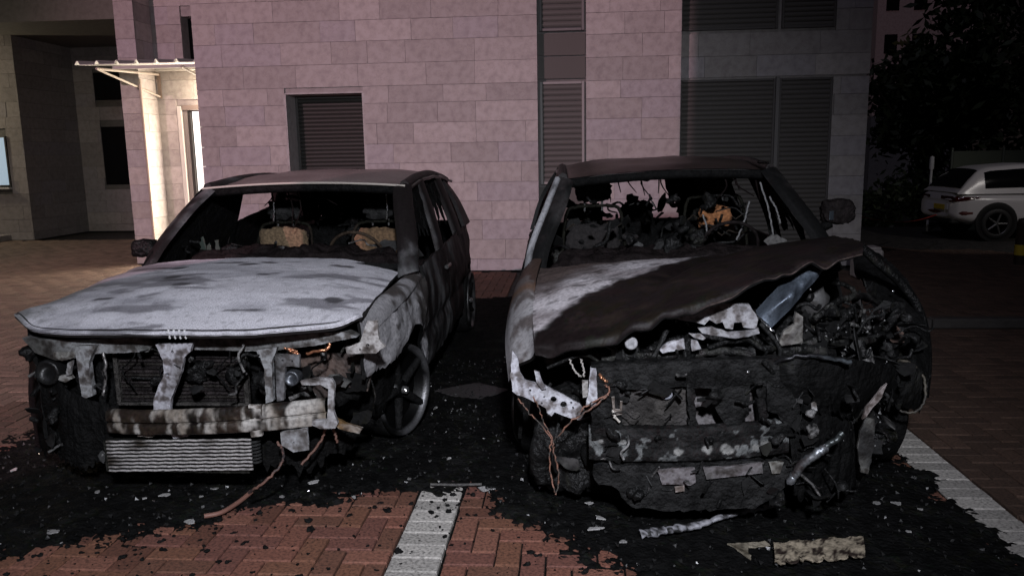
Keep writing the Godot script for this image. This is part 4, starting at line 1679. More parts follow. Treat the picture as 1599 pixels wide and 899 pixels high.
	rl.lump(wp(k, -0.12, 1.25, 3.4), Vector3(0.30, 0.14, 0.1), nA, 0.07, soot, 26, Basis(), 11.0)
	part(R, "fallen_headlining", rl, M.char)
	var sw := mb()
	var sp := []
	var sb := Basis(Vector3.RIGHT, deg_to_rad(28))
	for j in 33:
		var a := TAU * j / 32.0
		sp.append(wp(k, 0.36, 0.92, 1.86) + sb * Vector3(0.18 * cos(a), 0.18 * sin(a), 0))
	sw.tube(sp, 0.011, Color(0.06, 0.045, 0.035), 7)
	for a in [0.3, 2.8, 4.7]:
		sw.tube([wp(k, 0.36, 0.92, 1.86), wp(k, 0.36, 0.92, 1.86) + sb * Vector3(0.18 * cos(a), 0.18 * sin(a), 0)], 0.012, Color(0.03, 0.027, 0.025), 6)
	part(R, "steering_wheel", sw, M.char)
	cabin_strands(R, k, 0.05, 0.62, 4.1, 9, 0.008)
	for q in [[0.08, 1.30, 0.6, 1.24], [0.1, 1.34, 0.45, 1.13], [0.3, 1.36, 0.6, 1.2]]:
		wire(R, [wp(k, q[0], q[1], 4.1), wp(k, (q[0] + q[2]) * 0.5, (q[1] + q[3]) * 0.5 - 0.03, 4.08), wp(k, q[2], q[3], 4.1)], 0.008, soot, M.char, "hanging_wire")
	cabin_strands(R, k, -0.4, 0.1, 2.2, 5, 0.006)
	for q in [[-0.34, 2.25], [0.47, 2.3]]:
		wire(R, [wp(k, q[0], 1.33, q[1]), wp(k, q[0] + 0.01, 1.24, q[1]), wp(k, q[0], 1.12, q[1])], 0.006, grey(0.5), M.bright, "belt_guide")
	for q in [[-0.62, 1.0, 0.16], [-0.56, 1.02, 0.2], [-0.66, 1.04, 0.12]]:
		cut(R, "melted_glass", PackedVector2Array([Vector2(k.cx + q[0], q[1] - q[2]), Vector2(k.cx + q[0] + 0.05, q[1] - q[2] + 0.02), Vector2(k.cx + q[0] + 0.03, q[1] + 0.03), Vector2(k.cx + q[0] + 0.01, q[1] + 0.02)]), -4.95, 0.008, Color(0.045, 0.055, 0.048), M.gloss, [], 0.012)
	ragged(R, wp(k, -0.69, 1.37, 1.90), wp(k, -0.655, 1.42, 2.60), wp(k, -0.845, 0.84, 1.18), wp(k, -0.82, 0.86, 2.60), 0.03, 1.0)
	ragged(R, wp(k, 0.66, 1.39, 2.0), wp(k, 0.66, 1.42, 2.45), wp(k, 0.80, 0.9, 1.6), wp(k, 0.82, 0.9, 2.45), 0.5, 41.0)
	ragged(R, wp(k, 0.655, 1.42, 2.6), wp(k, 0.65, 1.42, 3.3), wp(k, 0.80, 0.92, 2.6), wp(k, 0.80, 0.92, 3.3), 0.75, 47.0)
	ragged(R, wp(k, -0.79, 1.07, 2.5), wp(k, -0.77, 1.17, 3.45), wp(k, -0.83, 0.86, 2.5), wp(k, -0.83, 0.86, 3.45), 0.02, 23.0)
	ragged(R, wp(k, -0.40, 1.40, 3.0), wp(k, 0.1, 1.41, 3.0), wp(k, -0.36, 1.0, 3.0), wp(k, 0.2, 0.9, 3.0), 0.4, 31.0)
	ragged(R, wp(k, -0.22, 1.40, 3.5), wp(k, 0.22, 1.41, 3.5), wp(k, -0.18, 0.95, 3.45), wp(k, 0.5, 1.0, 3.45), 0.35, 9.0)
	ragged(R, wp(k, -0.62, 1.36, 2.05), wp(k, 0.62, 1.36, 2.05), wp(k, -0.60, 1.31, 2.1), wp(k, 0.62, 1.30, 2.1), 0.7, 14.0)
	junk(R, wp(k, 0.0, 0.93, 1.75), Vector3(0.75, 0.07, 0.15), 26, 0.08)
	junk(R, wp(k, 0.05, 1.12, 3.0), Vector3(0.5, 0.12, 0.3), 34, 0.1)
	junk(R, wp(k, 0.0, 0.62, 0.35), Vector3(0.75, 0.14, 0.12), 34, 0.12)
	junk(R, wp(k, -0.68, 0.6, 0.3), Vector3(0.16, 0.12, 0.12), 22, 0.2)
	junk(R, wp(k, 0.55, 0.45, 0.3), Vector3(0.22, 0.15, 0.1), 14, 0.15)
	junk(R, wp(k, -0.1, 0.6, 0.12), Vector3(0.5, 0.1, 0.05), 22, 0.15, 0.5)
	junk(R, wp(k, -0.6, 0.35, 0.12), Vector3(0.2, 0.16, 0.05), 16, 0.12, 0.6)
	for q in [-0.5, -0.3, -0.12, 0.15, 0.42, 0.6]:
		wire(R, [wp(k, q, 0.80, 0.2), wp(k, q + 0.05, 0.68, 0.14), wp(k, q - 0.03, 0.6, 0.16), wp(k, q + 0.04, 0.52, 0.13)], 0.004, soot, M.char, "hanging_wire")
	# mirror stump on the far side
	var mm := mb()
	mm.lump(Vector3(-2.67, 1.02, -4.75), Vector3(0.085, 0.06, 0.06), nA, 0.015, soot, 14)
	mm.tube([Vector3(-2.6, 0.95, -4.75), Vector3(-2.64, 0.98, -4.75)], 0.025, soot, 6)
	part(R, "door_mirror", mm, M.wet_soot)
	var dh := mb()
	dh.box(wp(k, side_w(k, 0.78, 2.3) + 0.02, 0.78, 2.32), Vector3(0.03, 0.03, 0.16), Color(0.6, 0.6, 0.6), Basis(), 0.008)
	part(R, "door_handle", dh, M.bright)

	# ----- the bared front end -----
	var steel := flaked(Color(0.27, 0.275, 0.285), Color(0.07, 0.068, 0.065), 5.0, -0.12)
	var pale := flaked(Color(0.44, 0.44, 0.48), Color(0.16, 0.155, 0.16), 6.0, -0.3)
	cut(R, "upper_crossmember", PackedVector2Array([Vector2(-2.539, 0.756), Vector2(-2.296, 0.749), Vector2(-1.918, 0.761), Vector2(-1.909, 0.725), Vector2(-1.937, 0.692), Vector2(-2.204, 0.682), Vector2(-2.274, 0.664), Vector2(-2.389, 0.651), Vector2(-2.485, 0.688)]), -3.42, 0.06, steel, M.scorched)
	cut(R, "upper_crossmember", PackedVector2Array([Vector2(-1.741, 0.761), Vector2(-1.336, 0.773), Vector2(-0.999, 0.785), Vector2(-0.956, 0.761), Vector2(-1.136, 0.725), Vector2(-1.341, 0.698), Vector2(-1.365, 0.653), Vector2(-1.415, 0.665), Vector2(-1.425, 0.695), Vector2(-1.734, 0.704)]), -3.42, 0.06, steel, M.scorched)
	cut(R, "latch_strut", PackedVector2Array([Vector2(-1.859, 0.744), Vector2(-1.686, 0.750), Vector2(-1.701, 0.711), Vector2(-1.733, 0.682), Vector2(-1.751, 0.616), Vector2(-1.781, 0.550), Vector2(-1.811, 0.490), Vector2(-1.829, 0.386), Vector2(-1.905, 0.386), Vector2(-1.892, 0.489), Vector2(-1.865, 0.550), Vector2(-1.834, 0.598), Vector2(-1.830, 0.670), Vector2(-1.845, 0.705)]), -3.33, 0.022, pale, M.scorched, [Vector3(Vector3(-1.784, 0.711, -3.330).x, Vector3(-1.784, 0.711, -3.330).y, 0.006), Vector3(Vector3(-1.818, 0.604, -3.330).x, Vector3(-1.818, 0.604, -3.330).y, 0.009)])
	cut(R, "latch_strut_foot", PackedVector2Array([Vector2(-1.777, 0.408), Vector2(-1.707, 0.397), Vector2(-1.706, 0.343), Vector2(-1.772, 0.331), Vector2(-1.787, 0.361)]), -3.25, 0.02, pale, M.scorched)
	cut(R, "tow_bracket", PackedVector2Array([Vector2(-1.934, 0.407), Vector2(-1.867, 0.402), Vector2(-1.867, 0.336), Vector2(-1.938, 0.341)]), -3.25, 0.02, flaked(Color(0.3, 0.28, 0.25), Color(0.04, 0.035, 0.03), 9.0, 0.0), M.scorched, [Vector3(Vector3(-1.906, 0.369, -3.250).x, Vector3(-1.906, 0.369, -3.250).y, 0.01)])
	cut(R, "lamp_strut", PackedVector2Array([Vector2(-2.273, 0.723), Vector2(-2.168, 0.729), Vector2(-2.214, 0.644), Vector2(-2.209, 0.490), Vector2(-2.264, 0.472), Vector2(-2.268, 0.601)]), -3.38, 0.03, steel, M.scorched)
	cut(R, "lamp_strut", PackedVector2Array([Vector2(-1.408, 0.708), Vector2(-1.318, 0.720), Vector2(-1.350, 0.645), Vector2(-1.353, 0.471), Vector2(-1.387, 0.458), Vector2(-1.385, 0.618)]), -3.38, 0.03, steel, M.scorched)
	cut(R, "lamp_bracket", PackedVector2Array([Vector2(-1.324, 0.692), Vector2(-1.213, 0.687), Vector2(-1.216, 0.633), Vector2(-1.281, 0.636), Vector2(-1.297, 0.477), Vector2(-1.331, 0.471)]), -3.36, 0.02, flaked(Color(0.16, 0.16, 0.165), Color(0.04, 0.04, 0.04), 8.0, 0.0), M.scorched, [Vector3(Vector3(-1.291, 0.663, -3.360).x, Vector3(-1.291, 0.663, -3.360).y, 0.005), Vector3(Vector3(-1.247, 0.660, -3.360).x, Vector3(-1.247, 0.660, -3.360).y, 0.005)])
	var rg := mb()
	rg.lathe(Vector3(-1.259, 0.577, -3.380), Basis(Vector3.RIGHT, PI * 0.5), [Vector2(0.035, -0.03), Vector2(0.036, 0.02), Vector2(0.03, 0.03), Vector2(0.022, 0.02), Vector2(0.0, 0.012)], Color(0.16, 0.17, 0.19), 18)
	part(R, "lamp_socket", rg, M.bare_metal)
	var rg2 := mb()
	rg2.lathe(Vector3(-2.440, 0.589, -3.420), Basis(Vector3.RIGHT, PI * 0.5), [Vector2(0.06, -0.05), Vector2(0.062, 0.02), Vector2(0.052, 0.035), Vector2(0.04, 0.02), Vector2(0.0, 0.005)], Color(0.05, 0.05, 0.05), 20)
	part(R, "lamp_socket", rg2, M.bare_metal)
	cut(R, "lamp_bowl", PackedVector2Array([Vector2(-2.395, 0.693), Vector2(-2.277, 0.693), Vector2(-2.293, 0.663), Vector2(-2.357, 0.650), Vector2(-2.392, 0.669)]), -3.40, 0.03, Color(0.2, 0.2, 0.19), M.scorched)
	cut(R, "lamp_bowl", PackedVector2Array([Vector2(-2.364, 0.582), Vector2(-2.313, 0.588), Vector2(-2.303, 0.570), Vector2(-2.336, 0.551), Vector2(-2.372, 0.564)]), -3.38, 0.02, Color(0.26, 0.26, 0.25), M.scorched)
	cut(R, "bent_strip", PackedVector2Array([Vector2(-2.306, 0.649), Vector2(-2.280, 0.661), Vector2(-2.300, 0.594), Vector2(-2.319, 0.588)]), -3.36, 0.015, Color(0.25, 0.25, 0.25), M.scorched)
	wire(R, [Vector3(-2.147, 0.692, -3.380), Vector3(-2.136, 0.628, -3.370), Vector3(-2.148, 0.543, -3.370), Vector3(-2.156, 0.497, -3.360)], 0.007, Color(0.3, 0.29, 0.28), M.bare_metal, "hose_clip")
	# radiator core with its tubes
	var rm := mb()
	rm.box(Vector3(-1.857, 0.538, -3.520), Vector3(0.64, 0.25, 0.03), Color(0.02, 0.018, 0.017), Basis(), 0.004)
	var rad := part(R, "radiator", rm, M.char)
	for i in 14:
		var fm := mb()
		fm.box(Vector3(-1.846, 0.543, -3.500) + Vector3(0, -0.115 + i * 0.0177, 0), Vector3(0.62, 0.006, 0.012), Color(0.035, 0.031, 0.03) * (1.0 + 0.3 * (i % 3)))
		part(rad, "tube", fm, M.char)
	for x in [175, 386]:
		var fm := mb()
		fm.box(Vector3(-1.841, 0.546, -3.490) + Vector3(-0.315 if x < 200 else 0.315, 0, 0), Vector3(0.022, 0.26, 0.03), Color(0.06, 0.056, 0.053), Basis(), 0.004)
		part(rad, "end_tank", fm, M.char)
	for y in [0.133, -0.133]:
		var fm := mb()
		fm.box(Vector3(-1.841, 0.546, -3.490) + Vector3(0, y, 0), Vector3(0.65, 0.014, 0.03), Color(0.07, 0.066, 0.062), Basis(), 0.004)
		part(rad, "frame_rail", fm, M.char)
	# bumper beam: rusty on one half, white blistered paint on the other
	var bm := mb()
	var brow := []
	var bq := curve([Vector3(0.0, 0.0, 0), Vector3(0.0, -0.015, 0), Vector3(0.012, -0.03, 0), Vector3(0.05, -0.034, 0), Vector3(0.056, -0.022, 0), Vector3(0.062, -0.022, 0), Vector3(0.068, -0.034, 0), Vector3(0.105, -0.03, 0), Vector3(0.115, -0.015, 0), Vector3(0.115, 0.0, 0)], 36)
	for q in bq:
		var row := PackedVector3Array()
		for j in 161:
			var t := j / 160.0
			var top: Vector3 = Vector3(-2.082, 0.457, -3.260).lerp(Vector3(-1.074, 0.516, -3.260), t)
			row.append(top + Vector3(0, -q.x * lerpf(0.95, 1.05, t), -q.y + 0.05 - 0.07 * pow(2.0 * t - 1.0, 2.0) + 0.008 * nB.get_noise_2d(t * 9.0, q.x * 20.0)))
		brow.append(row)
	bm.surf(brow, func(p: Vector3, _u, _w) -> Color:
		var rust := mixc(Color(0.05, 0.035, 0.026), Color(0.009, 0.0085, 0.008), 0.5 + nB.get_noise_3d(p.x * 6.0, p.y * 9.0, 1.0))
		var wht := mixc(Color(0.52, 0.5, 0.47), Color(0.22, 0.18, 0.14), 0.4 + nB.get_noise_3d(p.x * 9.0, p.y * 4.0, 7.0))
		var tt := 1.3 * nB.get_noise_3d(p.x * 8.0 + 2.0, p.y * 3.0, 3.0) + 0.6 * nC.get_noise_3d(p.x * 18.0, p.y * 9.0, 0.0)
		var e := smoothstep(-1.45, -1.1, p.x) * 0.34 + smoothstep(0.56, 0.47, p.y) * 0.25 - 0.34
		if p.x < -1.72:
			e -= 0.35
		return mixc(rust, wht, smoothstep(-0.22, 0.3, tt + e)), true)
	part(R, "bumper_beam", bm, M.panel)
	cut(R, "crash_box_plate", PackedVector2Array([Vector2(-1.397, 0.504), Vector2(-1.337, 0.505), Vector2(-1.344, 0.365), Vector2(-1.396, 0.359)]), -3.20, 0.015, flaked(Color(0.5, 0.48, 0.45), Color(0.05, 0.04, 0.035), 14.0, -0.05), M.scorched, [Vector3(Vector3(-1.369, 0.458, -3.200).x, Vector3(-1.369, 0.458, -3.200).y, 0.008), Vector3(Vector3(-1.369, 0.412, -3.200).x, Vector3(-1.369, 0.412, -3.200).y, 0.006)])
	cut(R, "beam_end_bracket", PackedVector2Array([Vector2(-1.164, 0.609), Vector2(-1.107, 0.620), Vector2(-1.028, 0.621), Vector2(-1.015, 0.598), Vector2(-1.027, 0.477), Vector2(-1.011, 0.419), Vector2(-1.023, 0.396), Vector2(-1.092, 0.395), Vector2(-1.125, 0.412), Vector2(-1.124, 0.430), Vector2(-1.055, 0.436), Vector2(-1.044, 0.575), Vector2(-1.080, 0.592), Vector2(-1.159, 0.591)]), -3.22, 0.02, flaked(Color(0.36, 0.36, 0.37), Color(0.1, 0.09, 0.085), 8.0, -0.15), M.scorched)
	cut(R, "side_stay", PackedVector2Array([Vector2(-1.041, 0.438), Vector2(-0.986, 0.409), Vector2(-0.912, 0.386), Vector2(-0.925, 0.362), Vector2(-1.021, 0.385)]), -3.25, 0.02, flaked(Color(0.3, 0.29, 0.27), Color(0.14, 0.08, 0.03), 8.0, 0.0), M.scorched)
	cut(R, "tow_plate", PackedVector2Array([Vector2(-1.270, 0.376), Vector2(-1.149, 0.395), Vector2(-1.149, 0.295), Vector2(-1.219, 0.285), Vector2(-1.269, 0.317)]), -3.22, 0.012, flaked(Color(0.40, 0.42, 0.44), Color(0.18, 0.18, 0.18), 9.0, -0.15), M.scorched, [Vector3(Vector3(-1.213, 0.329, -3.220).x, Vector3(-1.213, 0.329, -3.220).y, 0.004)])
	cut(R, "wing_bracket", PackedVector2Array([Vector2(-0.906, 0.836), Vector2(-0.860, 0.836), Vector2(-0.858, 0.748), Vector2(-0.830, 0.718), Vector2(-0.873, 0.686), Vector2(-1.008, 0.683), Vector2(-1.012, 0.712), Vector2(-0.946, 0.736)]), -3.40, 0.02, flaked(Color(0.42, 0.41, 0.40), Color(0.13, 0.12, 0.11), 8.0, -0.1), M.scorched, [Vector3(Vector3(-0.909, 0.724, -3.400).x, Vector3(-0.909, 0.724, -3.400).y, 0.008), Vector3(Vector3(-0.945, 0.703, -3.400).x, Vector3(-0.945, 0.703, -3.400).y, 0.005)])
	cut(R, "inner_wing", PackedVector2Array([Vector2(-1.292, 0.644), Vector2(-1.011, 0.632), Vector2(-0.934, 0.606), Vector2(-0.973, 0.448), Vector2(-1.113, 0.479), Vector2(-1.247, 0.350), Vector2(-1.306, 0.414)]), -3.6, 0.02, flaked(Color(0.10, 0.07, 0.055), Color(0.02, 0.018, 0.017), 4.0, 0.0), M.scorched)
	wire(R, [Vector3(-1.305, 0.715, -3.400), Vector3(-1.270, 0.700, -3.390), Vector3(-1.251, 0.685, -3.400), Vector3(-1.237, 0.677, -3.410)], 0.007, Color(0.62, 0.28, 0.16), M.copper, "copper_wire")
	wire(R, [Vector3(-1.293, 0.722, -3.410), Vector3(-1.258, 0.703, -3.390), Vector3(-1.238, 0.694, -3.400)], 0.005, Color(0.62, 0.3, 0.18), M.copper, "copper_wire")
	wire(R, [Vector3(-1.197, 0.682, -3.400), Vector3(-1.143, 0.697, -3.390), Vector3(-1.104, 0.703, -3.390), Vector3(-1.088, 0.724, -3.400), Vector3(-1.107, 0.757, -3.410), Vector3(-1.127, 0.767, -3.420)], 0.007, Color(0.62, 0.28, 0.16), M.copper, "copper_wire")
	for i in 4:
		var x := 262 + i * 9
		wire(R, [Vector3(-1.749, 0.851, -3.240) + Vector3(i * 0.024, -0.02, 0.0), Vector3(-1.750, 0.834, -3.240) + Vector3(i * 0.024 + 0.003, -0.045, 0.0)], 0.004, grey(0.6), M.plain, "latch_pin")
	# intercooler: every fin is a bar of its own
	var ic := mb()
	ic.box(Vector3(-1.773, 0.241, -3.270), Vector3(0.67, 0.145, 0.04), Color(0.03, 0.028, 0.026))
	var icn := part(R, "intercooler", ic, M.char)
	for i in 9:
		var fm := mb()
		var pts := []
		for j in 41:
			var p: Vector3 = Vector3(-2.084, 0.321, -3.235).lerp(Vector3(-1.415, 0.337, -3.235), j / 40.0)
			pts.append(p + Vector3(0, -i * 0.0172 - 0.004 + 0.0012 * sin(j * 1.7 + i), 0))
		fm.tube(pts, 0.0062, func(p: Vector3, _u, _w) -> Color:
			var t := nB.get_noise_3d(p.x * 4.0, p.y * 6.0, 2.0) + clampf((p.x + 2.0) * 2.2, -0.8, 0.35)
			return mixc(Color(0.06, 0.05, 0.04), Color(0.48, 0.46, 0.45), smoothstep(-0.25, 0.25, t)), 6, 0.8)
		part(icn, "fin", fm, M.panel)
	var it := mb()
	for i in 7:
		it.lathe(Vector3(-1.414, 0.309, -3.270) + Vector3(0, -i * 0.016, 0), Basis(), [Vector2(0.02, 0.0), Vector2(0.03, 0.005), Vector2(0.02, 0.011)], Color(0.035, 0.035, 0.035), 12)
	part(icn, "bellows", it, M.char)
	wire(R, [Vector3(-1.283, 0.336, -3.200), Vector3(-1.254, 0.309, -3.180), Vector3(-1.238, 0.284, -3.140), Vector3(-1.257, 0.243, -3.100), Vector3(-1.315, 0.193, -3.080), Vector3(-1.383, 0.142, -3.100)], 0.006, flaked(Color(0.16, 0.085, 0.065), Color(0.03, 0.02, 0.02), 14.0, 0.0), M.plain, "hose")
	wire(R, [Vector3(-1.095, 0.367, -3.300), Vector3(-1.123, 0.300, -3.300), Vector3(-1.199, 0.214, -3.250)], 0.006, Color(0.12, 0.06, 0.045), M.plain, "wire")
	wire(R, [Vector3(-1.060, 0.367, -3.300), Vector3(-1.046, 0.301, -3.300)], 0.006, Color(0.12, 0.06, 0.045), M.plain, "wire")
	# charred plastic hanging under the far corner
	for q in [[-2.38, 0.45, -3.62, 0.2, 0.22], [-2.15, 0.26, -3.55, 0.25, 0.1], [-1.15, 0.5, -3.72, 0.16, 0.16], [-1.75, 0.25, -3.7, 0.6, 0.12]]:
		var lm := mb()
		lm.lump(Vector3(q[0], q[1], q[2]), Vector3(q[3], q[4], 0.12), nA, 0.05, soot, 20, Basis(), 9.0)
		part(R, "melted_bumper", lm, M.char)
	var skin := streaks(Color(0.009, 0.009, 0.0088), Color(0.04, 0.04, 0.038), -0.2)
	sagged(R, "sagged_skin", [[Vector3(-2.747, 0.586, -3.720), Vector3(-2.515, 0.630, -3.500), Vector3(-2.365, 0.521, -3.400), Vector3(-2.235, 0.478, -3.360), Vector3(-2.112, 0.454, -3.340)], [Vector3(-2.781, 0.368, -3.720), Vector3(-2.505, 0.432, -3.460), Vector3(-2.335, 0.422, -3.360), Vector3(-2.210, 0.396, -3.330), Vector3(-2.095, 0.388, -3.320)], [Vector3(-2.761, 0.134, -3.700), Vector3(-2.508, 0.194, -3.460), Vector3(-2.345, 0.196, -3.360), Vector3(-2.240, 0.187, -3.340), Vector3(-2.138, 0.207, -3.340)]], 60, 30, 0.03, 2.0, skin)
	sagged(R, "sagged_skin", [[Vector3(-1.447, 0.282, -3.340), Vector3(-1.353, 0.276, -3.360), Vector3(-1.247, 0.262, -3.400), Vector3(-1.113, 0.284, -3.460), Vector3(-1.014, 0.304, -3.550)], [Vector3(-1.447, 0.205, -3.340), Vector3(-1.360, 0.177, -3.360), Vector3(-1.253, 0.168, -3.400), Vector3(-1.134, 0.190, -3.460), Vector3(-1.050, 0.207, -3.550)]], 50, 14, 0.05, 6.0, skin)

func build_right_wreck() -> void:
	var R := thing("burnt_car", "burnt-out car with a soot-black twisted bonnet and a torn open front corner", "car", Vector3(0.64, 0, -5.1), "burnt-out cars side by side")
	var k := {"cx": 0.655, "zf": -3.05, "skew": -0.03, "tilt": 0.03, "hw": 0.93, "dy": 0.055, "gw": 0.63}
	var soot := Color(0.009, 0.0085, 0.0085)
	shell(R, k, func(p: Vector3, _u, _w) -> Color:
		var t := nB.get_noise_2d(p.x * 2.0, p.z * 2.0)
		return mixc(Color(0.075, 0.052, 0.045), Color(0.025, 0.019, 0.018), 0.5 + t), Color(0.014, 0.013, 0.013), Color(0.06, 0.055, 0.055))
	# light on the near windscreen pillar, painted in as a pale strip
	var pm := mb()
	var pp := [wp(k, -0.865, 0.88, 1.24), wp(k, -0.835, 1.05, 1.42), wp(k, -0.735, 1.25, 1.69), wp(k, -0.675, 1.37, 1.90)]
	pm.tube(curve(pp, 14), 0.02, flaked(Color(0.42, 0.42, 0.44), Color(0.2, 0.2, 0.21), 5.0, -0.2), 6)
	part(R, "lit_pillar_edge", pm, M.panel)
	# bonnet, twisted up at one corner
	var ctrl := [
		[Vector3(-0.143, 0.784, -3.100), Vector3(0.035, 0.804, -3.040), Vector3(0.171, 0.840, -3.020), Vector3(0.299, 0.893, -3.020), Vector3(0.468, 0.949, -3.040), Vector3(0.685, 1.024, -3.100), Vector3(0.924, 1.091, -3.220), Vector3(1.231, 1.140, -3.400)],
		[Vector3(-0.149, 0.814, -3.140), Vector3(0.035, 0.837, -3.090), Vector3(0.175, 0.873, -3.080), Vector3(0.305, 0.921, -3.080), Vector3(0.476, 0.976, -3.100), Vector3(0.698, 1.040, -3.160), Vector3(0.941, 1.099, -3.280), Vector3(1.252, 1.144, -3.460)],
		[Vector3(-0.167, 0.859, -3.420), Vector3(0.039, 0.901, -3.380), Vector3(0.191, 0.930, -3.370), Vector3(0.339, 0.962, -3.380), Vector3(0.526, 1.002, -3.400), Vector3(0.746, 1.049, -3.450), Vector3(1.003, 1.102, -3.550), Vector3(1.327, 1.137, -3.720)],
		[Vector3(-0.173, 0.902, -3.850), Vector3(0.067, 0.942, -3.830), Vector3(0.232, 0.960, -3.830), Vector3(0.409, 0.983, -3.840), Vector3(0.608, 1.013, -3.860), Vector3(0.830, 1.047, -3.900), Vector3(1.070, 1.088, -3.960), Vector3(1.392, 1.111, -4.080)],
		[Vector3(-0.170, 0.925, -4.360), Vector3(0.123, 0.945, -4.380), Vector3(0.319, 0.955, -4.400), Vector3(0.513, 0.968, -4.400), Vector3(0.723, 0.984, -4.400), Vector3(0.932, 1.008, -4.400), Vector3(1.150, 1.047, -4.380), Vector3(1.414, 1.088, -4.360)]]
	var hrows := patch(ctrl, 150, 100)
	for row in hrows:
		for j in row.size():
			var q: Vector3 = row[j]
			row[j].y += 0.014 * nB.get_noise_2d(q.x * 2.6 + 7.0, q.z * 2.6) - 0.022 * exp(-pow((q.x + 0.55 * q.z + 1.55) / 0.05, 2.0)) * smoothstep(0.2, 0.5, q.x) + 0.012 * absf(nC.get_noise_2d(q.x * 3.0 + q.z * 4.0, q.z * 1.2))
	for i in 40:      # the free front edge hangs in waves
		var hr: PackedVector3Array = hrows[i]
		for j in hr.size():
			hr[j].y += 0.035 * (1.0 - i / 40.0) * nC.get_noise_1d(hr[j].x * 5.0 + 3.0) - 0.02 * pow(1.0 - i / 40.0, 2.0)
		hrows[i] = hr
	hrows.reverse()
	var hm := mb()
	hm.sheet(hrows, 0.01, func(p: Vector3, _u, w) -> Color:
		var base := mixc(Color(0.022, 0.0155, 0.014), Color(0.012, 0.010, 0.0095), 0.5 + nB.get_noise_2d(p.x * 2.0, p.z * 2.0))
		base = mixc(base, Color(0.036, 0.025, 0.022), 0.6 * smoothstep(0.1, 0.5, nB.get_noise_2d(p.x * 4.0 + 9.0, p.z * 6.0)))
		# white ash over the corner by the near wing, with a hard burnt edge across the bonnet
		var a := Vector2(-0.17, -3.15)
		var d := Vector2(0.62, -0.80).normalized()
		var q := Vector2(p.x, p.z) - a
		var up := q.dot(Vector2(d.y, -d.x)) + 0.07 * nB.get_noise_2d(p.x * 3.0, p.z * 3.0) + 0.025 * nC.get_noise_2d(p.x * 14.0, p.z * 14.0)
		var wid := 0.50
		var ash := smoothstep(-0.03, 0.05, up) * (1.0 - smoothstep(wid * 0.55, wid, up)) * (1.0 - smoothstep(0.55, 0.9, p.x + 0.1 * nB.get_noise_2d(p.x * 6.0, p.z * 6.0)))
		ash *= 1.0 - 0.6 * smoothstep(0.3, 0.5, nC.get_noise_2d(p.x * 9.0, p.z * 9.0))
		var c := mixc(base, mixc(Color(0.76, 0.72, 0.75), Color(0.40, 0.36, 0.37), 0.4 + nB.get_noise_2d(p.x * 3.0, p.z * 3.0)), ash)
		c = mixc(c, Color(0.15, 0.115, 0.105), 0.75 * smoothstep(wid * 0.5, wid, up) * (1.0 - smoothstep(0.1, 0.6, p.x)))
		var lip := smoothstep(0.45, 0.6, p.x) * smoothstep(0.95, 1.0, w) * (0.5 + 0.5 * nC.get_noise_2d(p.x * 20.0, 0.0))
		return mixc(c, Color(0.17, 0.13, 0.12), lip), Color(0.014, 0.013, 0.012))
	part(R, "bonnet", hm, M.panel)
	# near wing, bare and pale; the torn wing on the other side
	var wrows := patch([
		[Vector3(-0.160, 0.977, -4.400), Vector3(-0.173, 0.936, -4.000), Vector3(-0.169, 0.883, -3.600), Vector3(-0.164, 0.831, -3.350), Vector3(-0.145, 0.761, -3.140)],
		[Vector3(-0.204, 0.975, -4.420), Vector3(-0.227, 0.934, -4.020), Vector3(-0.219, 0.876, -3.640), Vector3(-0.209, 0.811, -3.400), Vector3(-0.168, 0.718, -3.180)],
		[Vector3(-0.250, 0.940, -4.460), Vector3(-0.283, 0.880, -4.060), Vector3(-0.280, 0.824, -3.720), Vector3(-0.268, 0.763, -3.460), Vector3(-0.236, 0.674, -3.220)],
		[Vector3(-0.291, 0.830, -4.500), Vector3(-0.315, 0.791, -4.100), Vector3(-0.314, 0.739, -3.780), Vector3(-0.299, 0.694, -3.500), Vector3(-0.267, 0.595, -3.260)]], 60, 24)
	var wm := mb()
	wm.sheet(wrows, 0.015, func(p: Vector3, u, w) -> Color:
		var t := nB.get_noise_3d(p.x * 5.0, p.y * 4.0, p.z * 4.0)
		var c := mixc(Color(0.09, 0.055, 0.045), Color(0.46, 0.45, 0.46), smoothstep(0.3, 0.52, u + 0.25 * t))
		c = mixc(c, Color(0.16, 0.14, 0.135), smoothstep(0.1, 0.35, t + 0.1))
		return mixc(c, Color(0.22, 0.1, 0.03), smoothstep(0.06, 0.0, absf(u - 0.36)) * 0.5), soot)
	part(R, "wing", wm, M.panel)
	var w2 := side_panel(k, -1, 0.55, 1.44, [[0.2, 0.62], [0.9, 0.68], [1.4, 0.70]], 0.95, soot, 0.02)
	part(R, "wing_side", w2, M.char)
	# charred remains of the torn wing: its rim and wheel arch
	var t1 := mb()
	t1.tube(curve([Vector3(1.402, 1.092, -3.900), Vector3(1.488, 1.011, -3.900), Vector3(1.593, 0.916, -3.900), Vector3(1.672, 0.809, -3.880), Vector3(1.710, 0.673, -3.850), Vector3(1.716, 0.522, -3.820), Vector3(1.703, 0.368, -3.800)], 30), 0.022, streaks(soot, Color(0.06, 0.06, 0.055), 0.0), 7)
	part(R, "torn_wing_edge", t1, M.wet_soot)
	var dkskin := streaks(Color(0.009, 0.009, 0.0088), Color(0.05, 0.05, 0.048), -0.15)
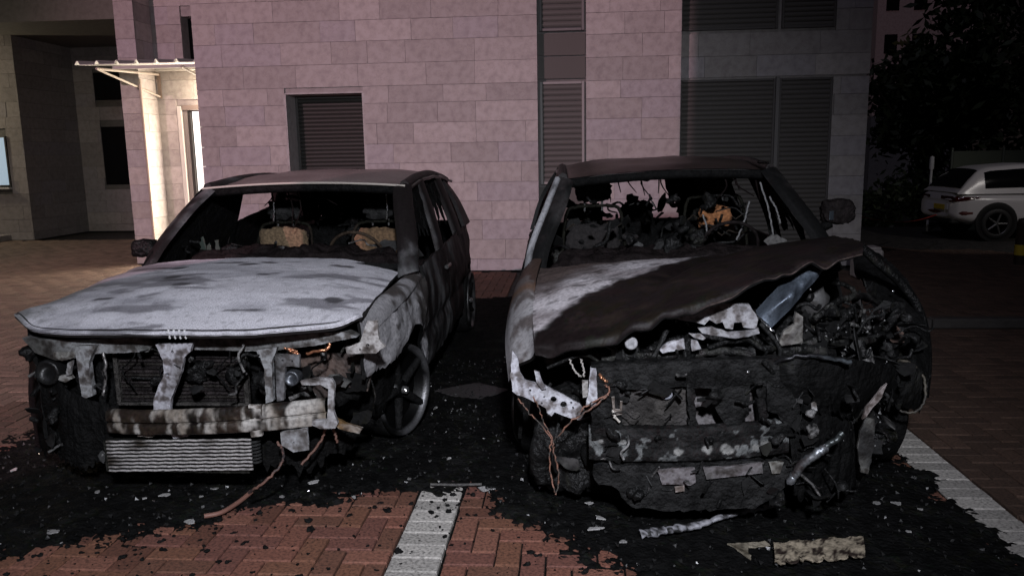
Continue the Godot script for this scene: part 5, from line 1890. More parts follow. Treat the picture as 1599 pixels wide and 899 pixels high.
	sagged(R, "torn_wing", [
		[Vector3(1.642, 1.022, -4.500), Vector3(1.685, 0.964, -4.280), Vector3(1.701, 0.878, -4.050), Vector3(1.690, 0.772, -3.860), Vector3(1.659, 0.646, -3.700), Vector3(1.622, 0.521, -3.600)],
		[Vector3(1.598, 0.999, -4.450), Vector3(1.613, 0.919, -4.220), Vector3(1.622, 0.835, -4.000), Vector3(1.608, 0.740, -3.800), Vector3(1.577, 0.636, -3.640), Vector3(1.552, 0.529, -3.550)],
		[Vector3(1.555, 0.961, -4.420), Vector3(1.525, 0.876, -4.150), Vector3(1.514, 0.799, -3.920), Vector3(1.501, 0.721, -3.720), Vector3(1.480, 0.628, -3.580), Vector3(1.465, 0.531, -3.500)]], 60, 16, 0.02, 3.0, dkskin)
	sagged(R, "sagged_skin", [
		[Vector3(0.758, 0.688, -3.100), Vector3(0.867, 0.748, -3.050), Vector3(1.022, 0.746, -3.080), Vector3(1.222, 0.693, -3.220), Vector3(1.460, 0.623, -3.420), Vector3(1.609, 0.544, -3.580)],
		[Vector3(0.771, 0.619, -3.100), Vector3(0.874, 0.642, -3.060), Vector3(1.031, 0.629, -3.090), Vector3(1.235, 0.579, -3.240), Vector3(1.461, 0.526, -3.440), Vector3(1.603, 0.460, -3.580)],
		[Vector3(0.794, 0.516, -3.140), Vector3(0.895, 0.523, -3.120), Vector3(1.053, 0.522, -3.160), Vector3(1.243, 0.487, -3.320), Vector3(1.440, 0.449, -3.480), Vector3(1.599, 0.393, -3.600)]], 90, 26, 0.035, 11.0, dkskin)
	sagged(R, "sagged_skin", [
		[Vector3(0.872, 0.454, -3.100), Vector3(0.945, 0.503, -3.100), Vector3(1.050, 0.484, -3.160), Vector3(1.180, 0.427, -3.280)],
		[Vector3(0.881, 0.349, -3.080), Vector3(0.955, 0.366, -3.080), Vector3(1.060, 0.355, -3.140), Vector3(1.202, 0.302, -3.280)],
		[Vector3(0.898, 0.177, -3.100), Vector3(0.981, 0.163, -3.120), Vector3(1.092, 0.161, -3.180), Vector3(1.222, 0.165, -3.300)]], 60, 34, 0.035, 17.0, dkskin)
	wheel(R, Vector3(1.49, 0.30, -3.98), 0.08, 1, 0.31, Color(0.1, 0.1, 0.1))
	wheel(R, Vector3(-0.14, 0.29, -4.0), -0.25, -1, 0.29, Color(0.1, 0.1, 0.1))
	wheel(R, Vector3(1.40, 0.29, -6.72), 0.0, 1, 0.29, Color(0.1, 0.1, 0.1))
	wheel(R, Vector3(-0.22, 0.29, -6.72), 0.0, -1, 0.29, Color(0.1, 0.1, 0.1))
	# cabin
	seat(R, k, -0.42, 2.3, Color(0.03, 0.026, 0.026), 1.13, 0.9)
	seat(R, k, 0.40, 2.3, Color(0.45, 0.19, 0.075), 1.16, 0.5)
	var bs := mb()
	bs.lump(wp(k, 0.0, 0.78, 3.3), Vector3(0.70, 0.28, 0.1), nA, 0.07, soot, 30, Basis(), 11.0)
	part(R, "rear_bench", bs, M.char)
	for lx in [-0.42, -0.02, 0.42]:
		var hl := mb()
		hl.lump(wp(k, lx, 1.09, 3.32), Vector3(0.13, 0.07, 0.05), nA, 0.04, Color(0.03, 0.027, 0.027), 16)
		part(R, "rear_headrest", hl, M.char)
	var sw := mb()
	var sp := []
	var sb := Basis(Vector3.RIGHT, deg_to_rad(28))
	for j in 33:
		var a := TAU * j / 32.0
		sp.append(wp(k, 0.38, 0.97, 1.86) + sb * Vector3(0.17 * cos(a), 0.17 * sin(a), 0))
	sw.tube(sp, 0.011, Color(0.02, 0.018, 0.017), 7)
	part(R, "steering_wheel", sw, M.char)
	cabin_strands(R, k, -0.5, 0.45, 4.1, 11, 0.008)
	ragged(R, wp(k, 0.62, 1.41, 1.98), wp(k, 0.62, 1.43, 2.5), wp(k, 0.8, 0.93, 1.6), wp(k, 0.83, 0.93, 2.5), 0.55, 3.0)
	ragged(R, wp(k, 0.2, 1.41, 3.6), wp(k, 0.6, 1.41, 3.4), wp(k, 0.3, 1.0, 3.5), wp(k, 0.75, 0.95, 3.4), 0.45, 7.0)
	ragged(R, wp(k, -0.60, 1.36, 2.05), wp(k, 0.58, 1.36, 2.05), wp(k, -0.58, 1.32, 2.1), wp(k, 0.58, 1.31, 2.1), 0.7, 19.0)
	junk(R, wp(k, 0.0, 0.98, 1.75), Vector3(0.72, 0.08, 0.15), 30, 0.08)
	junk(R, wp(k, 0.0, 1.06, 3.0), Vector3(0.6, 0.12, 0.3), 34, 0.08)
	junk(R, wp(k, 0.0, 1.12, 2.1), Vector3(0.55, 0.14, 0.2), 26, 0.08, 0.8)
	junk(R, wp(k, 0.48, 0.80, 0.5), Vector3(0.36, 0.06, 0.3), 50, 0.07, 0.8)
	junk(R, wp(k, 0.52, 0.66, 0.34), Vector3(0.26, 0.1, 0.12), 40, 0.1, 0.7)
	junk(R, wp(k, 0.78, 0.72, 0.62), Vector3(0.14, 0.08, 0.14), 14, 0.06, 0.7)
	junk(R, wp(k, 0.6, 0.42, 0.28), Vector3(0.12, 0.14, 0.06), 26, 0.2, 0.7)
	junk(R, wp(k, -0.2, 0.72, 0.2), Vector3(0.5, 0.05, 0.14), 34, 0.12)
	junk(R, wp(k, -0.62, 0.4, 0.25), Vector3(0.14, 0.16, 0.1), 16, 0.1)
	cabin_strands(R, k, 0.3, 0.6, 2.0, 4, 0.007)
	for q in [[0.50, 1.20, 0.42, 1.0], [0.56, 1.30, 0.64, 1.02], [0.62, 1.22, 0.68, 1.08], [0.22, 1.14, 0.24, 1.02]]:
		wire(R, [wp(k, q[0], q[1], 1.9), wp(k, (q[0] + q[2]) * 0.5 + 0.01, (q[1] + q[3]) * 0.5, 1.88), wp(k, q[2], q[3], 1.86)], 0.006, grey(0.22), M.panel, "bare_rod")
	var mm := mb()
	mm.lump(Vector3(1.60, 1.19, -4.86), Vector3(0.105, 0.08, 0.06), nA, 0.02, Color(0.02, 0.018, 0.017), 16)
	mm.tube([Vector3(1.44, 1.06, -4.84), Vector3(1.56, 1.12, -4.86)], 0.03, soot, 6)
	var mir := part(R, "door_mirror", mm, M.char)
	var mg := mb()
	mg.box(Vector3(1.545, 1.17, -4.795), Vector3(0.03, 0.055, 0.006), Color(0.3, 0.36, 0.42), Basis(Vector3.UP, 0.4), 0.002)
	part(mir, "mirror_glass", mg, M.bright)

	# ----- under the raised bonnet -----
	var lightp := flaked(Color(0.34, 0.34, 0.36), Color(0.16, 0.16, 0.17), 5.0, -0.3)
	cut(R, "inner_panel", PackedVector2Array([Vector2(0.405, 0.886), Vector2(0.487, 0.929), Vector2(0.569, 0.949), Vector2(0.722, 0.944), Vector2(0.760, 0.880), Vector2(0.751, 0.843), Vector2(0.700, 0.848), Vector2(0.694, 0.869), Vector2(0.663, 0.867), Vector2(0.659, 0.840), Vector2(0.628, 0.843), Vector2(0.617, 0.870), Vector2(0.591, 0.862), Vector2(0.565, 0.880), Vector2(0.545, 0.859), Vector2(0.493, 0.870)]), -3.20, 0.02, lightp, M.scorched)
	cut(R, "inner_panel", PackedVector2Array([Vector2(0.513, 0.852), Vector2(0.569, 0.857), Vector2(0.631, 0.836), Vector2(0.691, 0.838), Vector2(0.752, 0.852), Vector2(0.757, 0.830), Vector2(0.667, 0.809), Vector2(0.590, 0.820), Vector2(0.529, 0.831)]), -3.16, 0.015, lightp, M.scorched)
	cut(R, "headlamp_shell", PackedVector2Array([Vector2(0.357, 0.769), Vector2(0.388, 0.801), Vector2(0.453, 0.816), Vector2(0.459, 0.774), Vector2(0.368, 0.756)]), -3.13, 0.015, flaked(Color(0.46, 0.46, 0.50), Color(0.3, 0.3, 0.32), 6.0, -0.3), M.scorched)
	cut(R, "headlamp_shell", PackedVector2Array([Vector2(0.482, 0.811), Vector2(0.509, 0.806), Vector2(0.523, 0.774), Vector2(0.485, 0.764)]), -3.13, 0.015, flaked(Color(0.40, 0.40, 0.44), Color(0.3, 0.3, 0.32), 6.0, -0.3), M.scorched)
	cut(R, "bent_strip", PackedVector2Array([Vector2(0.475, 0.835), Vector2(0.521, 0.833), Vector2(0.541, 0.817), Vector2(0.531, 0.809), Vector2(0.496, 0.817)]), -3.14, 0.01, Color(0.36, 0.36, 0.38), M.scorched)
	var ds := mb()
	ds.lathe(Vector3(0.242, 0.803, -3.100), Basis(Vector3.RIGHT, PI * 0.5), [Vector2(0.026, -0.012), Vector2(0.026, 0.004), Vector2(0.022, 0.008), Vector2(0.0, 0.009)], Color(0.42, 0.42, 0.44), 20)
	part(R, "filler_cap", ds, M.panel)
	cut(R, "bent_strip", PackedVector2Array([Vector2(-0.108, 0.782), Vector2(-0.029, 0.774), Vector2(-0.030, 0.750), Vector2(-0.071, 0.750), Vector2(-0.108, 0.766)]), -3.14, 0.012, Color(0.34, 0.34, 0.36), M.scorched)
	cut(R, "bent_strip", PackedVector2Array([Vector2(0.090, 0.788), Vector2(0.140, 0.804), Vector2(0.168, 0.809), Vector2(0.158, 0.777), Vector2(0.101, 0.777)]), -3.14, 0.012, flaked(Color(0.3, 0.3, 0.31), soot, 12.0, 0.0), M.scorched)
	# crumpled sheet beside the engine, reflected blue light painted into its colour
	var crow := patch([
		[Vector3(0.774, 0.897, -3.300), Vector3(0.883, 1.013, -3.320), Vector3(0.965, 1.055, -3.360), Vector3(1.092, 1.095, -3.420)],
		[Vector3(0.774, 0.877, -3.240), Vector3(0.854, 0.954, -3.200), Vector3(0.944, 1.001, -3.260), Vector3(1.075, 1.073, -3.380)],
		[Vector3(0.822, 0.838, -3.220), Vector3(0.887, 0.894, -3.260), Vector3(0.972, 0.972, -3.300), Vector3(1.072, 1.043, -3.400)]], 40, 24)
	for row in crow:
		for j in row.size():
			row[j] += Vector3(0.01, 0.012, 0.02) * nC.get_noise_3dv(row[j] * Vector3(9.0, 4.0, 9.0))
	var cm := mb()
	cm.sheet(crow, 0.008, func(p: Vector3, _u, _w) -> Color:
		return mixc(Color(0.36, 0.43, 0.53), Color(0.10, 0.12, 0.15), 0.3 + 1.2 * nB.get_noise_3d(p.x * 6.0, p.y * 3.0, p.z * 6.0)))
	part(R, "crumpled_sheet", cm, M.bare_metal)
	wire(R, [Vector3(0.771, 0.887, -3.270), Vector3(0.794, 0.854, -3.220), Vector3(0.828, 0.827, -3.200)], 0.004, grey(0.5), M.bright, "trim_edge")
	cut(R, "engine_bracket", PackedVector2Array([Vector2(0.900, 0.915), Vector2(0.931, 0.894), Vector2(0.933, 0.789), Vector2(0.835, 0.773), Vector2(0.858, 0.836), Vector2(0.897, 0.863)]), -3.18, 0.02, flaked(Color(0.20, 0.195, 0.18), Color(0.08, 0.075, 0.07), 8.0, -0.2), M.scorched)
	# engine bay: block cover, strut tower, reservoir, battery tray and hoses
	var bc := flaked(Color(0.045, 0.043, 0.042), soot, 6.0, 0.0)
	var e1 := mb()
	e1.box(Vector3(0.72, 0.80, -3.75), Vector3(0.5, 0.1, 0.42), bc, Basis(Vector3.UP, 0.1), 0.02)
	part(R, "engine_cover", e1, M.char)
	var e2 := mb()
	e2.lathe(Vector3(1.389, 0.737, -3.850) + Vector3(0, -0.1, 0), Basis(), [Vector2(0.16, -0.05), Vector2(0.14, 0.05), Vector2(0.10, 0.09), Vector2(0.05, 0.1), Vector2(0.04, 0.13), Vector2(0.0, 0.135)], bc, 24)
	part(R, "strut_tower", e2, M.char)
	var e3 := mb()
	e3.box(Vector3(1.167, 0.726, -3.620), Vector3(0.2, 0.13, 0.16), flaked(Color(0.06, 0.055, 0.05), soot, 8.0, 0.0), Basis(Vector3.UP, -0.2) * Basis(Vector3.BACK, 0.12), 0.015)
	part(R, "battery_case", e3, M.char)
	var e4 := mb()
	e4.lathe(Vector3(1.133, 0.860, -3.700), Basis(Vector3.RIGHT, 0.3), [Vector2(0.0, -0.08), Vector2(0.06, -0.08), Vector2(0.065, 0.03), Vector2(0.04, 0.05), Vector2(0.03, 0.08), Vector2(0.0, 0.082)], Color(0.10, 0.10, 0.10), 18)
	part(R, "fluid_reservoir", e4, M.scorched)
	for q in [[[Vector3(0.936, 0.721, -3.300), Vector3(1.051, 0.762, -3.340), Vector3(1.205, 0.733, -3.400), Vector3(1.409, 0.741, -3.550), Vector3(1.555, 0.788, -3.750)], 0.02], [[Vector3(1.070, 0.811, -3.500), Vector3(1.193, 0.887, -3.550), Vector3(1.357, 0.883, -3.700), Vector3(1.520, 0.799, -3.850)], 0.016], [[Vector3(1.210, 0.950, -3.700), Vector3(1.305, 0.916, -3.720), Vector3(1.360, 0.821, -3.740), Vector3(1.338, 0.707, -3.700)], 0.012], [[Vector3(0.766, 0.742, -3.250), Vector3(0.875, 0.741, -3.220), Vector3(0.978, 0.742, -3.250), Vector3(1.094, 0.710, -3.300)], 0.022], [[Vector3(0.129, 0.713, -3.200), Vector3(0.285, 0.729, -3.180), Vector3(0.444, 0.724, -3.200), Vector3(0.603, 0.741, -3.220), Vector3(0.754, 0.736, -3.200)], 0.018], [[Vector3(1.523, 0.821, -3.900), Vector3(1.569, 0.736, -3.850), Vector3(1.565, 0.634, -3.750)], 0.014]]:
		wire(R, q[0], q[1], flaked(Color(0.05, 0.048, 0.047), soot, 12.0, 0.0), M.wet_soot, "hose")
	for q in [[0.95, 0.74, -3.8, 0.3, 0.08, 0.3], [0.55, 0.74, -3.5, 0.4, 0.06, 0.2], [0.15, 0.72, -3.45, 0.3, 0.08, 0.2]]:
		var lm := mb()
		lm.lump(Vector3(q[0], q[1], q[2]), Vector3(q[3], q[4], q[5]), nA, 0.07, Color(0.014, 0.014, 0.013), 34, Basis(), 11.0)
		part(R, "charred_engine_part", lm, M.wet_soot)
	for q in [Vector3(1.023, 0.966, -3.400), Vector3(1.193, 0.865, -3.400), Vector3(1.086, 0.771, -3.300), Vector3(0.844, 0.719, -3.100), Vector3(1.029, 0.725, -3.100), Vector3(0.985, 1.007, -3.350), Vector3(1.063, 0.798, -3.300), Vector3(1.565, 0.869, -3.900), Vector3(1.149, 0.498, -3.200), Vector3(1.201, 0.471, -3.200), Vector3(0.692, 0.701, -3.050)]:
		var lm := mb()  # tiny shiny beads added as glints among the engine parts
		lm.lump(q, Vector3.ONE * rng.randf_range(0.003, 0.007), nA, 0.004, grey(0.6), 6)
		part(R, "glint_bead", lm, M.bright)

	# ----- lamp bracket and wires at the near corner -----
	var white := flaked(Color(0.52, 0.53, 0.58), Color(0.28, 0.28, 0.31), 7.0, -0.28)
	var hp := []
	for q in [[865, 626, 0.013], [881, 634, 0.014], [850, 622, 0.004], [893, 631, 0.005], [896, 639, 0.005], [828, 612, 0.005], [846, 632, 0.004]]:
		var w: Vector3 = onz_bar(q[0], q[1])
		hp.append(Vector3(w.x, w.y, q[2]))
	cut(R, "lamp_bracket", PackedVector2Array([Vector2(-0.221, 0.664), Vector2(-0.174, 0.653), Vector2(-0.107, 0.637), Vector2(-0.051, 0.605), Vector2(0.037, 0.557), Vector2(0.052, 0.531), Vector2(0.042, 0.487), Vector2(-0.020, 0.503), Vector2(-0.067, 0.524), Vector2(-0.077, 0.508), Vector2(-0.098, 0.519), Vector2(-0.103, 0.540), Vector2(-0.170, 0.578), Vector2(-0.217, 0.594), Vector2(-0.238, 0.610)]), -3.08, 0.014, white, M.scorched, hp, 0.003)
	cut(R, "lamp_bracket_leg", PackedVector2Array([Vector2(-0.238, 0.766), Vector2(-0.217, 0.744), Vector2(-0.208, 0.679), Vector2(-0.182, 0.636), Vector2(-0.209, 0.592), Vector2(-0.240, 0.609), Vector2(-0.247, 0.663)]), -3.12, 0.014, white, M.scorched, [], 0.005)
	cut(R, "bent_strip", PackedVector2Array([Vector2(-0.147, 0.702), Vector2(-0.127, 0.696), Vector2(-0.112, 0.649), Vector2(-0.099, 0.627), Vector2(-0.117, 0.622), Vector2(-0.137, 0.654)]), -3.06, 0.01, white, M.scorched, [], 0.002)
	cut(R, "lamp_stay", PackedVector2Array([Vector2(0.078, 0.713), Vector2(0.101, 0.713), Vector2(0.106, 0.586), Vector2(0.098, 0.559), Vector2(0.057, 0.553), Vector2(0.068, 0.601)]), -3.06, 0.016, white, M.scorched, [], 0.003)
	cut(R, "relay_plate", PackedVector2Array([Vector2(0.045, 0.648), Vector2(0.069, 0.648), Vector2(0.068, 0.584), Vector2(0.048, 0.578)]), -3.1, 0.02, Color(0.34, 0.33, 0.32), M.scorched, [], 0.002)
	cut(R, "relay_plate", PackedVector2Array([Vector2(0.115, 0.646), Vector2(0.156, 0.649), Vector2(0.161, 0.600), Vector2(0.115, 0.578)]), -3.1, 0.02, Color(0.30, 0.28, 0.27), M.scorched, [], 0.003)
	cut(R, "relay_clip", PackedVector2Array([Vector2(0.161, 0.598), Vector2(0.174, 0.598), Vector2(0.174, 0.550), Vector2(0.194, 0.545), Vector2(0.194, 0.582), Vector2(0.204, 0.582), Vector2(0.202, 0.529), Vector2(0.169, 0.523)]), -3.04, 0.012, Color(0.4, 0.37, 0.34), M.scorched, [], 0.002)
	wire(R, [Vector3(0.166, 0.545, -3.040), Vector3(0.173, 0.521, -3.030), Vector3(0.194, 0.500, -3.030)], 0.005, Color(0.45, 0.42, 0.38), M.plain)
	var cop := Color(0.20, 0.095, 0.065)
	wire(R, [Vector3(-0.212, 0.578, -3.080), Vector3(-0.180, 0.536, -3.060), Vector3(-0.129, 0.485, -3.050), Vector3(-0.082, 0.424, -3.040), Vector3(-0.067, 0.389, -3.020)], 0.004, cop, M.plain, "burnt_wire")
	wire(R, [Vector3(-0.154, 0.592, -3.070), Vector3(-0.128, 0.536, -3.060), Vector3(-0.103, 0.475, -3.050), Vector3(-0.077, 0.428, -3.030)], 0.0035, cop, M.plain, "burnt_wire")
	wire(R, [Vector3(0.134, 0.644, -3.060), Vector3(0.153, 0.629, -3.040), Vector3(0.132, 0.598, -3.020), Vector3(0.071, 0.554, -3.010), Vector3(0.005, 0.514, -3.000), Vector3(-0.051, 0.450, -3.000), Vector3(-0.071, 0.413, -3.000), Vector3(-0.061, 0.352, -2.990), Vector3(-0.049, 0.284, -2.980), Vector3(-0.062, 0.215, -2.970)], 0.005, cop, M.plain, "burnt_wire")
	wire(R, [Vector3(0.144, 0.655, -3.060), Vector3(0.123, 0.673, -3.050), Vector3(0.113, 0.689, -3.050)], 0.006, Color(0.6, 0.3, 0.17), M.copper, "copper_wire")
	wire(R, [Vector3(-0.077, 0.427, -3.020), Vector3(-0.087, 0.371, -3.010), Vector3(-0.083, 0.288, -3.000), Vector3(-0.067, 0.221, -2.980)], 0.0045, cop, M.plain, "burnt_wire")
	wire(R, [Vector3(0.021, 0.541, -3.000), Vector3(0.084, 0.582, -3.020), Vector3(0.148, 0.611, -3.030)], 0.0045, cop, M.plain, "burnt_wire")
	wire(R, [Vector3(-0.004, 0.728, -3.140), Vector3(0.017, 0.680, -3.120), Vector3(0.043, 0.664, -3.100)], 0.004, Color(0.3, 0.28, 0.26), M.plain)
	wire(R, [Vector3(0.043, 0.728, -3.140), Vector3(0.051, 0.691, -3.120), Vector3(0.053, 0.664, -3.100)], 0.004, Color(0.3, 0.28, 0.26), M.plain)

	# ----- radiator panel and bumper carrier -----
	var sootp := flaked(Color(0.055, 0.053, 0.053), Color(0.02, 0.019, 0.019), 7.0, 0.0)
	var gp := flaked(Color(0.17, 0.16, 0.165), Color(0.10, 0.095, 0.098), 6.0, -0.2)
	cut(R, "radiator_panel", PackedVector2Array([Vector2(0.103, 0.641), Vector2(0.314, 0.669), Vector2(0.601, 0.687), Vector2(0.900, 0.682), Vector2(0.926, 0.414), Vector2(0.103, 0.390)]), -3.20, 0.03, flaked(Color(0.19, 0.18, 0.185), Color(0.11, 0.105, 0.108), 6.0, -0.2), M.scorched, [], 0.004)
	cut(R, "panel_plate", PackedVector2Array([Vector2(0.178, 0.621), Vector2(0.466, 0.633), Vector2(0.480, 0.433), Vector2(0.283, 0.426), Vector2(0.184, 0.441)]), -3.12, 0.05, flaked(Color(0.06, 0.056, 0.055), Color(0.025, 0.023, 0.023), 7.0, -0.1), M.char, [], 0.008)
	for bar in [PackedVector2Array([Vector2(0.078, 0.691), Vector2(0.191, 0.681), Vector2(0.197, 0.531), Vector2(0.213, 0.434), Vector2(0.083, 0.428)]), PackedVector2Array([Vector2(0.078, 0.728), Vector2(0.428, 0.740), Vector2(0.652, 0.750), Vector2(0.884, 0.751), Vector2(0.889, 0.652), Vector2(0.760, 0.636), Vector2(0.693, 0.646), Vector2(0.561, 0.629), Vector2(0.490, 0.629), Vector2(0.460, 0.640), Vector2(0.196, 0.623), Vector2(0.083, 0.633)]),
		PackedVector2Array([Vector2(0.459, 0.647), Vector2(0.489, 0.626), Vector2(0.496, 0.530), Vector2(0.508, 0.444), Vector2(0.473, 0.444)]), PackedVector2Array([Vector2(0.547, 0.637), Vector2(0.707, 0.654), Vector2(0.704, 0.521), Vector2(0.682, 0.494), Vector2(0.688, 0.456), Vector2(0.628, 0.456), Vector2(0.599, 0.499), Vector2(0.572, 0.552)]),
		PackedVector2Array([Vector2(0.732, 0.651), Vector2(0.772, 0.643), Vector2(0.781, 0.473), Vector2(0.751, 0.468)]), PackedVector2Array([Vector2(0.767, 0.657), Vector2(0.893, 0.673), Vector2(0.902, 0.451), Vector2(0.861, 0.472), Vector2(0.814, 0.525), Vector2(0.774, 0.541)]), PackedVector2Array([Vector2(0.083, 0.466), Vector2(0.509, 0.464), Vector2(0.885, 0.494), Vector2(0.892, 0.440), Vector2(0.083, 0.417)])]:
		var bmm := mb()
		bmm.plate(Transform3D(Basis(), Vector3(0, 0, -3.085 + rng.randf_range(-0.012, 0.012))), bar, 0.05, flaked(Color(0.026, 0.025, 0.025), Color(0.010, 0.0095, 0.0095), 9.0, 0.0), [], 0.009, nC)
		part(R, "charred_frame_bar", bmm, M.char)
	var eb := mb()
	eb.lathe(Vector3(0.383, 0.601, -3.085), Basis(Vector3.RIGHT, PI * 0.5), [Vector2(0.027, -0.012), Vector2(0.027, 0.004), Vector2(0.02, 0.01), Vector2(0.016, 0.005), Vector2(0.006, 0.004), Vector2(0.0, 0.008)], Color(0.36, 0.37, 0.42), 20)
	part(R, "round_boss", eb, M.panel)
	# bumper carrier: a long charred bar with spots of bare metal
	var bare := []
	for q in [[1060, 700, 8], [1136, 696, 11], [1106, 695, 9], [1152, 693, 5], [1180, 696, 7], [1198, 690, 8], [940, 690, 6], [975, 690, 6]]:
		var w: Vector3 = onz_bar(q[0], q[1])
		bare.append(Vector3(w.x, w.y, q[2] * 0.0026))
	var bm := mb()
	var brow := []
	var prof := curve([Vector3(0.0, 0.05, 0), Vector3(0.0, 0.01, 0), Vector3(0.02, 0.0, 0), Vector3(0.05, 0.008, 0), Vector3(0.075, 0.008, 0), Vector3(0.10, 0.0, 0), Vector3(0.125, 0.012, 0), Vector3(0.13, 0.05, 0)], 40)
	for q in prof:
		var row := PackedVector3Array()
		for j in 161:
			var t := j / 160.0
			var top: Vector3 = Vector3(0.072, 0.455, -3.020).lerp(Vector3(0.869, 0.493, -3.020), t)
			var p: Vector3 = top + Vector3(0, -q.x * 1.1, -q.y - 0.05 * pow(2.0 * t - 1.0, 2.0))
			row.append(p + Vector3(0, 0.5, 0.5) * 0.012 * nA.get_noise_3dv(p * 30.0))
		brow.append(row)
	bm.surf(brow, func(p: Vector3, _u, _w) -> Color:
		var c := mixc(Color(0.034, 0.033, 0.033), Color(0.014, 0.013, 0.013), 0.5 + nB.get_noise_3d(p.x * 6.0, p.y * 6.0, 2.0))
		var t := nB.get_noise_3d(p.x * 8.0 + 4.0, p.y * 8.0, 5.0) + 0.5 * nC.get_noise_3d(p.x * 28.0, p.y * 28.0, 0.0) + smoothstep(0.55, 0.85, p.x) * 0.2
		var bsp := 0.0
		for q in bare:
			var wob := 0.5 * nC.get_noise_2d(p.x * 22.0, p.y * 22.0)
			bsp = maxf(bsp, 1.0 - smoothstep(0.7, 1.05, sqrt(pow((p.x - q.x) / q.z, 2.0) + pow((p.y - q.y) / (q.z * 0.75), 2.0)) + wob))
		c = mixc(c, Color(0.17, 0.18, 0.18), smoothstep(0.3, 0.42, t))
		return mixc(c, Color(0.30, 0.30, 0.29), bsp), true)
	part(R, "bumper_carrier", bm, M.char)
	# lower grille tray
	cut(R, "lower_tray", PackedVector2Array([Vector2(0.085, 0.304), Vector2(0.876, 0.341), Vector2(0.889, 0.271), Vector2(0.829, 0.194), Vector2(0.742, 0.137), Vector2(0.436, 0.116), Vector2(0.242, 0.129), Vector2(0.176, 0.211), Vector2(0.098, 0.238)]), -3.06, 0.03, flaked(Color(0.03, 0.03, 0.031), Color(0.014, 0.014, 0.0145), 6.0, 0.0), M.char, [], 0.012)
	cut(R, "tray_plate", PackedVector2Array([Vector2(0.343, 0.300), Vector2(0.429, 0.310), Vector2(0.494, 0.310), Vector2(0.498, 0.251), Vector2(0.476, 0.237), Vector2(0.364, 0.241)]), -3.03, 0.012, gp, M.scorched, [], 0.004)
	cut(R, "tray_plate", PackedVector2Array([Vector2(0.524, 0.311), Vector2(0.655, 0.323), Vector2(0.754, 0.335), Vector2(0.758, 0.292), Vector2(0.656, 0.280), Vector2(0.541, 0.262)]), -3.03, 0.012, gp, M.scorched, [], 0.003)
	cut(R, "tray_plate", PackedVector2Array([Vector2(0.781, 0.338), Vector2(0.838, 0.341), Vector2(0.825, 0.293), Vector2(0.795, 0.290)]), -3.03, 0.012, flaked(Color(0.24, 0.24, 0.22), Color(0.12, 0.12, 0.11), 9.0, -0.1), M.scorched, [], 0.003)
	cut(R, "small_tag", PackedVector2Array([Vector2(0.413, 0.232), Vector2(0.451, 0.238), Vector2(0.452, 0.217), Vector2(0.416, 0.211)]), -3.02, 0.008, Color(0.5, 0.45, 0.42), M.scorched, [], 0.001)
	var lm2 := mb()
	lm2.lump(Vector3(0.48, 0.30, -3.35), Vector3(0.5, 0.26, 0.14), nA, 0.07, soot, 30, Basis(), 24.0)
	part(R, "charred_core", lm2, M.char)
	junk(R, wp(k, -0.05, 0.62, 0.0), Vector3(0.5, 0.05, 0.02), 26, 0.12, 0.55)
	junk(R, wp(k, -0.05, 0.42, -0.02), Vector3(0.5, 0.12, 0.02), 30, 0.14, 0.45)
	junk(R, wp(k, 0.0, 0.22, 0.0), Vector3(0.45, 0.05, 0.03), 24, 0.12, 0.6)
	# right-hand corner: melted bumper, rods, a silvery hose
	var gb := mb()
	for i in 900:
		var p := Vector3(rng.randf_range(0.1, 1.35), rng.randf_range(0.15, 0.85), 0.0)
		p.z = -3.22 - 0.25 * rng.randf() + 0.12 * (0.6 - p.y) - (0.25 * maxf(0.0, p.x - 1.1))
		var r := rng.randf_range(0.002, 0.006)
		var b := Basis(Vector3(rng.randfn(), rng.randfn(), rng.randfn()).normalized(), rng.randf() * TAU)
		var g := 0.05 if rng.randf() < 0.6 else rng.randf_range(0.15, 0.5)
		gb.tri(p + b * Vector3(r, 0, 0), p + b * Vector3(-r, r, 0), p + b * Vector3(-r, -r, r), grey(g))
		gb.tri(p + b * Vector3(r, 0, 0), p + b * Vector3(-r, -r, r), p + b * Vector3(0, r, r * 1.5), grey(g))
	part(R, "glass_bits", gb, M.gloss, true)
	for q in [[1.05, 0.5, -3.45, 0.2, 0.2, 0.1], [1.05, 0.2, -3.4, 0.22, 0.12, 0.12], [0.0, 0.3, -3.4, 0.2, 0.24, 0.14]]:
		var lm := mb()
		lm.lump(Vector3(q[0], q[1], q[2]), Vector3(q[3], q[4], q[5]), nA, 0.07, func(p: Vector3, _u, _w) -> Color:
			return mixc(Color(0.013, 0.013, 0.012), Color(0.09, 0.09, 0.088), smoothstep(0.35, 0.6, nB.get_noise_3d(p.x * 9.0, p.y * 9.0, p.z * 9.0))), 34, Basis(), 11.0)
		part(R, "melted_bumper", lm, M.wet_soot)
	wire(R, [Vector3(0.858, 0.269, -3.000), Vector3(0.878, 0.311, -2.990), Vector3(0.902, 0.357, -2.980), Vector3(0.946, 0.398, -2.970), Vector3(0.982, 0.420, -2.980)], 0.018, flaked(Color(0.42, 0.45, 0.48), Color(0.16, 0.14, 0.14), 14.0, 0.0), M.bare_metal, "foil_hose")
	wire(R, [Vector3(0.977, 0.418, -2.980), Vector3(1.022, 0.448, -2.990), Vector3(1.048, 0.471, -3.000)], 0.013, Color(0.10, 0.11, 0.11), M.bare_metal, "foil_hose")
	cut(R, "bare_strip", PackedVector2Array([Vector2(1.229, 0.615), Vector2(1.252, 0.636), Vector2(1.231, 0.578), Vector2(1.176, 0.498), Vector2(1.162, 0.487), Vector2(1.174, 0.535)]), -3.12, 0.012, Color(0.28, 0.25, 0.24), M.scorched, [], 0.003)
